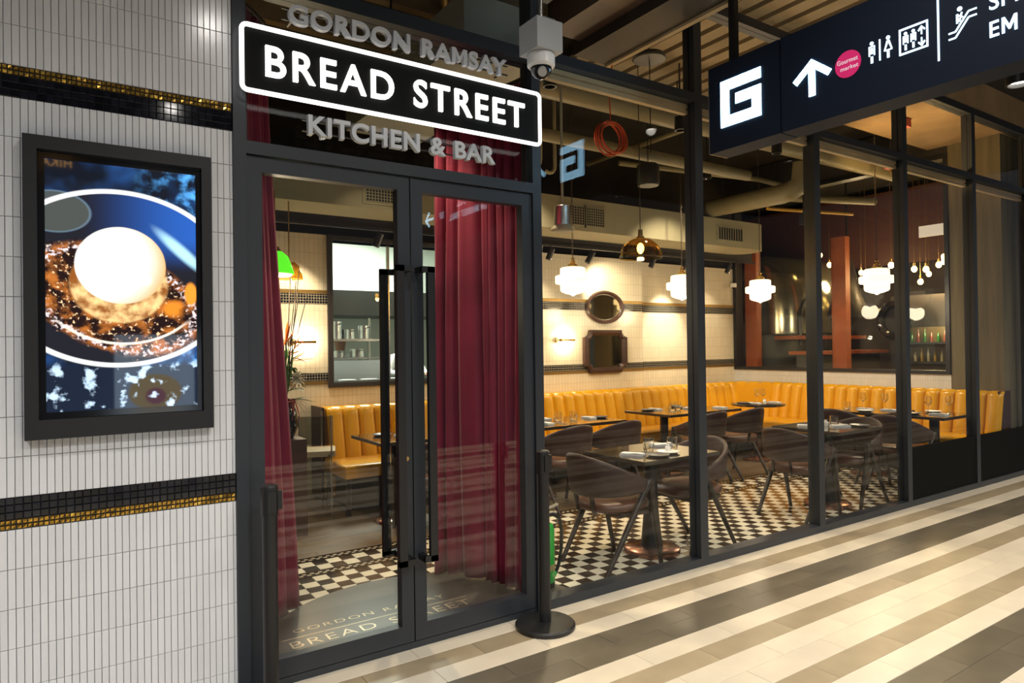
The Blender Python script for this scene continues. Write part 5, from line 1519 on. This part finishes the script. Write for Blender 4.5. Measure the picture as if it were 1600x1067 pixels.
ss = obj('small_sign', MB().box(9.7, 9.72, 1.0, 1.35, 2.95, 3.10), P('small_sign_face', (.75, .66, .55), .5, emit=(.9, .75, .6), es=.5), label='small pale lit board hanging high in the bar', cat='sign')
dc = thing('security_camera', (9.05, 3.80, 2.42), 'small white dome camera in the corner left of the bar window', 'camera')
obj('body', MB().lathe([(0, .06), (.05, .06), (.05, 0), (.04, -.005), (0, -.005)], (8.98, 3.84, 2.45), 20), M['whitepl'], dc)
obj('lens', MB().sphere((8.98, 3.83, 2.44), .030, 14, 8), M['blackgloss'], dc)

# ------------------------------------------------------------------ restaurant ceiling spots
def cspot(x, y, z, e, tgt, ang=75, col=WARM, lab=''):
    t_ = thing('ceiling_spot', (x, y, z), lab, 'spotlight', 'recessed restaurant spots')
    obj('can', MB().lathe([(0, .12), (.05, .12), (.05, 0), (.04, 0), (.038, .03), (0, .03)], (x, y, z), 18), M['black'], t_)
    obj('stem', MB().cyl((x, y, z+.12), (x, y, 4.32), .008, n=8), M['black'], t_)
    light('ceiling_spot_beam', 'SPOT', (x, y, z-.01), e, col, target=tgt, size=.04, angle=ang, blend=.6)
cspot(1.75, .75, 3.55, 75, (1.7, .9, 0), 80, lab='black ceiling spot over the entrance stone')
cspot(3.0, .75, 3.45, 85, (2.95, .55, 0), 85, lab='black ceiling spot over the first window chair')
cspot(4.6, .95, 3.45, 55, (4.4, .7, 0), 80, lab='black ceiling spot over the first window table')
cspot(6.0, .95, 3.45, 50, (5.6, .8, 0), 85, lab='black ceiling spot over the second window table')
cspot(3.9, 2.35, 3.55, 50, (4.3, 3.2, .6), 90, lab='black ceiling spot toward the left banquette')
cspot(2.4, 2.2, 3.45, 55, (2.6, 3.2, .6), 85, lab='black ceiling spot toward the banquette end')
cspot(6.2, 2.0, 3.45, 60, (6.6, 3.3, .6), 95, lab='black ceiling spot toward the mid banquette')
cspot(7.6, 1.7, 3.0, 50, (8.7, 2.0, .6), 100, lab='black ceiling spot toward the right banquette')
# added warm uplight with no fixture, turns the concrete soffit more orange
light('soffit_glow', 'SPOT', (7.4, .55, 3.0), 22, (1, .62, .25), target=(8.0, .5, 3.95), size=.05, angle=120, blend=.8)

# ------------------------------------------------------------------ shop across the corridor: only ever seen as reflections in the display and the wall tiles
hk = thing('shop_sign', (0, -5.3, 3.45), 'small amber lettered board across the corridor, seen mirrored at the top of the display', 'sign')
M['amberlet'] = E_('amber_letters', (1, .50, .10), 5.0)
obj('board', MB().box(-.45, .40, -5.34, -5.26, 3.38, 3.66), M['signblack'], hk)
obj('bracket', MB().box(-.05, .0, -5.33, -5.28, 3.66, 4.32), M['black'], hk)
letters('HIKA', -.105, .160, 3.475, 3.565, lambda x, z, d: (-x, -5.26+d, z), .01, M['amberlet'], hk, offset=.01, spacing=.04)
ps = thing('poster_stand', (.86, -5.2, 0), 'backlit dessert poster stand across the corridor, seen mirrored in the display', 'poster')
M['posterface'] = P('poster_face', (.3, .35, .4), .5, emit=(.62, .80, 1.0), es=2.6)
obj('case', MB().box(.44, 1.28, -5.26, -5.20, .45, 1.76), M['black'], ps)
obj('leg', MB().box(.46, .52, -5.30, -5.16, 0, .45), M['black'], ps)
obj('leg', MB().box(1.20, 1.26, -5.30, -5.16, 0, .45), M['black'], ps)
obj('face', MB().box(.47, 1.25, -5.20, -5.194, .48, 1.73), M['posterface'], ps)
obj('yellow_print', MB().prism([(.86+.26*math.cos(2*PI*k/30), 1.10+.20*math.sin(2*PI*k/30)) for k in range(30)], lambda x, z, d: (x, -5.194+d, z), 0, .002), P('yellow_print', (.6, .4, .05), .5, emit=(1, .70, .10), es=2.2), ps)
obj('red_print', MB().prism([(.86+.10*math.cos(2*PI*k/20), 1.06+.09*math.sin(2*PI*k/20)) for k in range(20)], lambda x, z, d: (x, -5.191+d, z), 0, .002), P('red_print', (.5, .1, .06), .5, emit=(.9, .25, .15), es=1.6), ps)
letters('MILLE PRECE', -1.21, -.56, 1.49, 1.56, lambda x, z, d: (-x, -5.194+d, z), .002, P('poster_text', (.9, .9, .9), .5, emit=(1, 1, 1), es=5), ps, name='poster_text', offset=.005, joined=True)
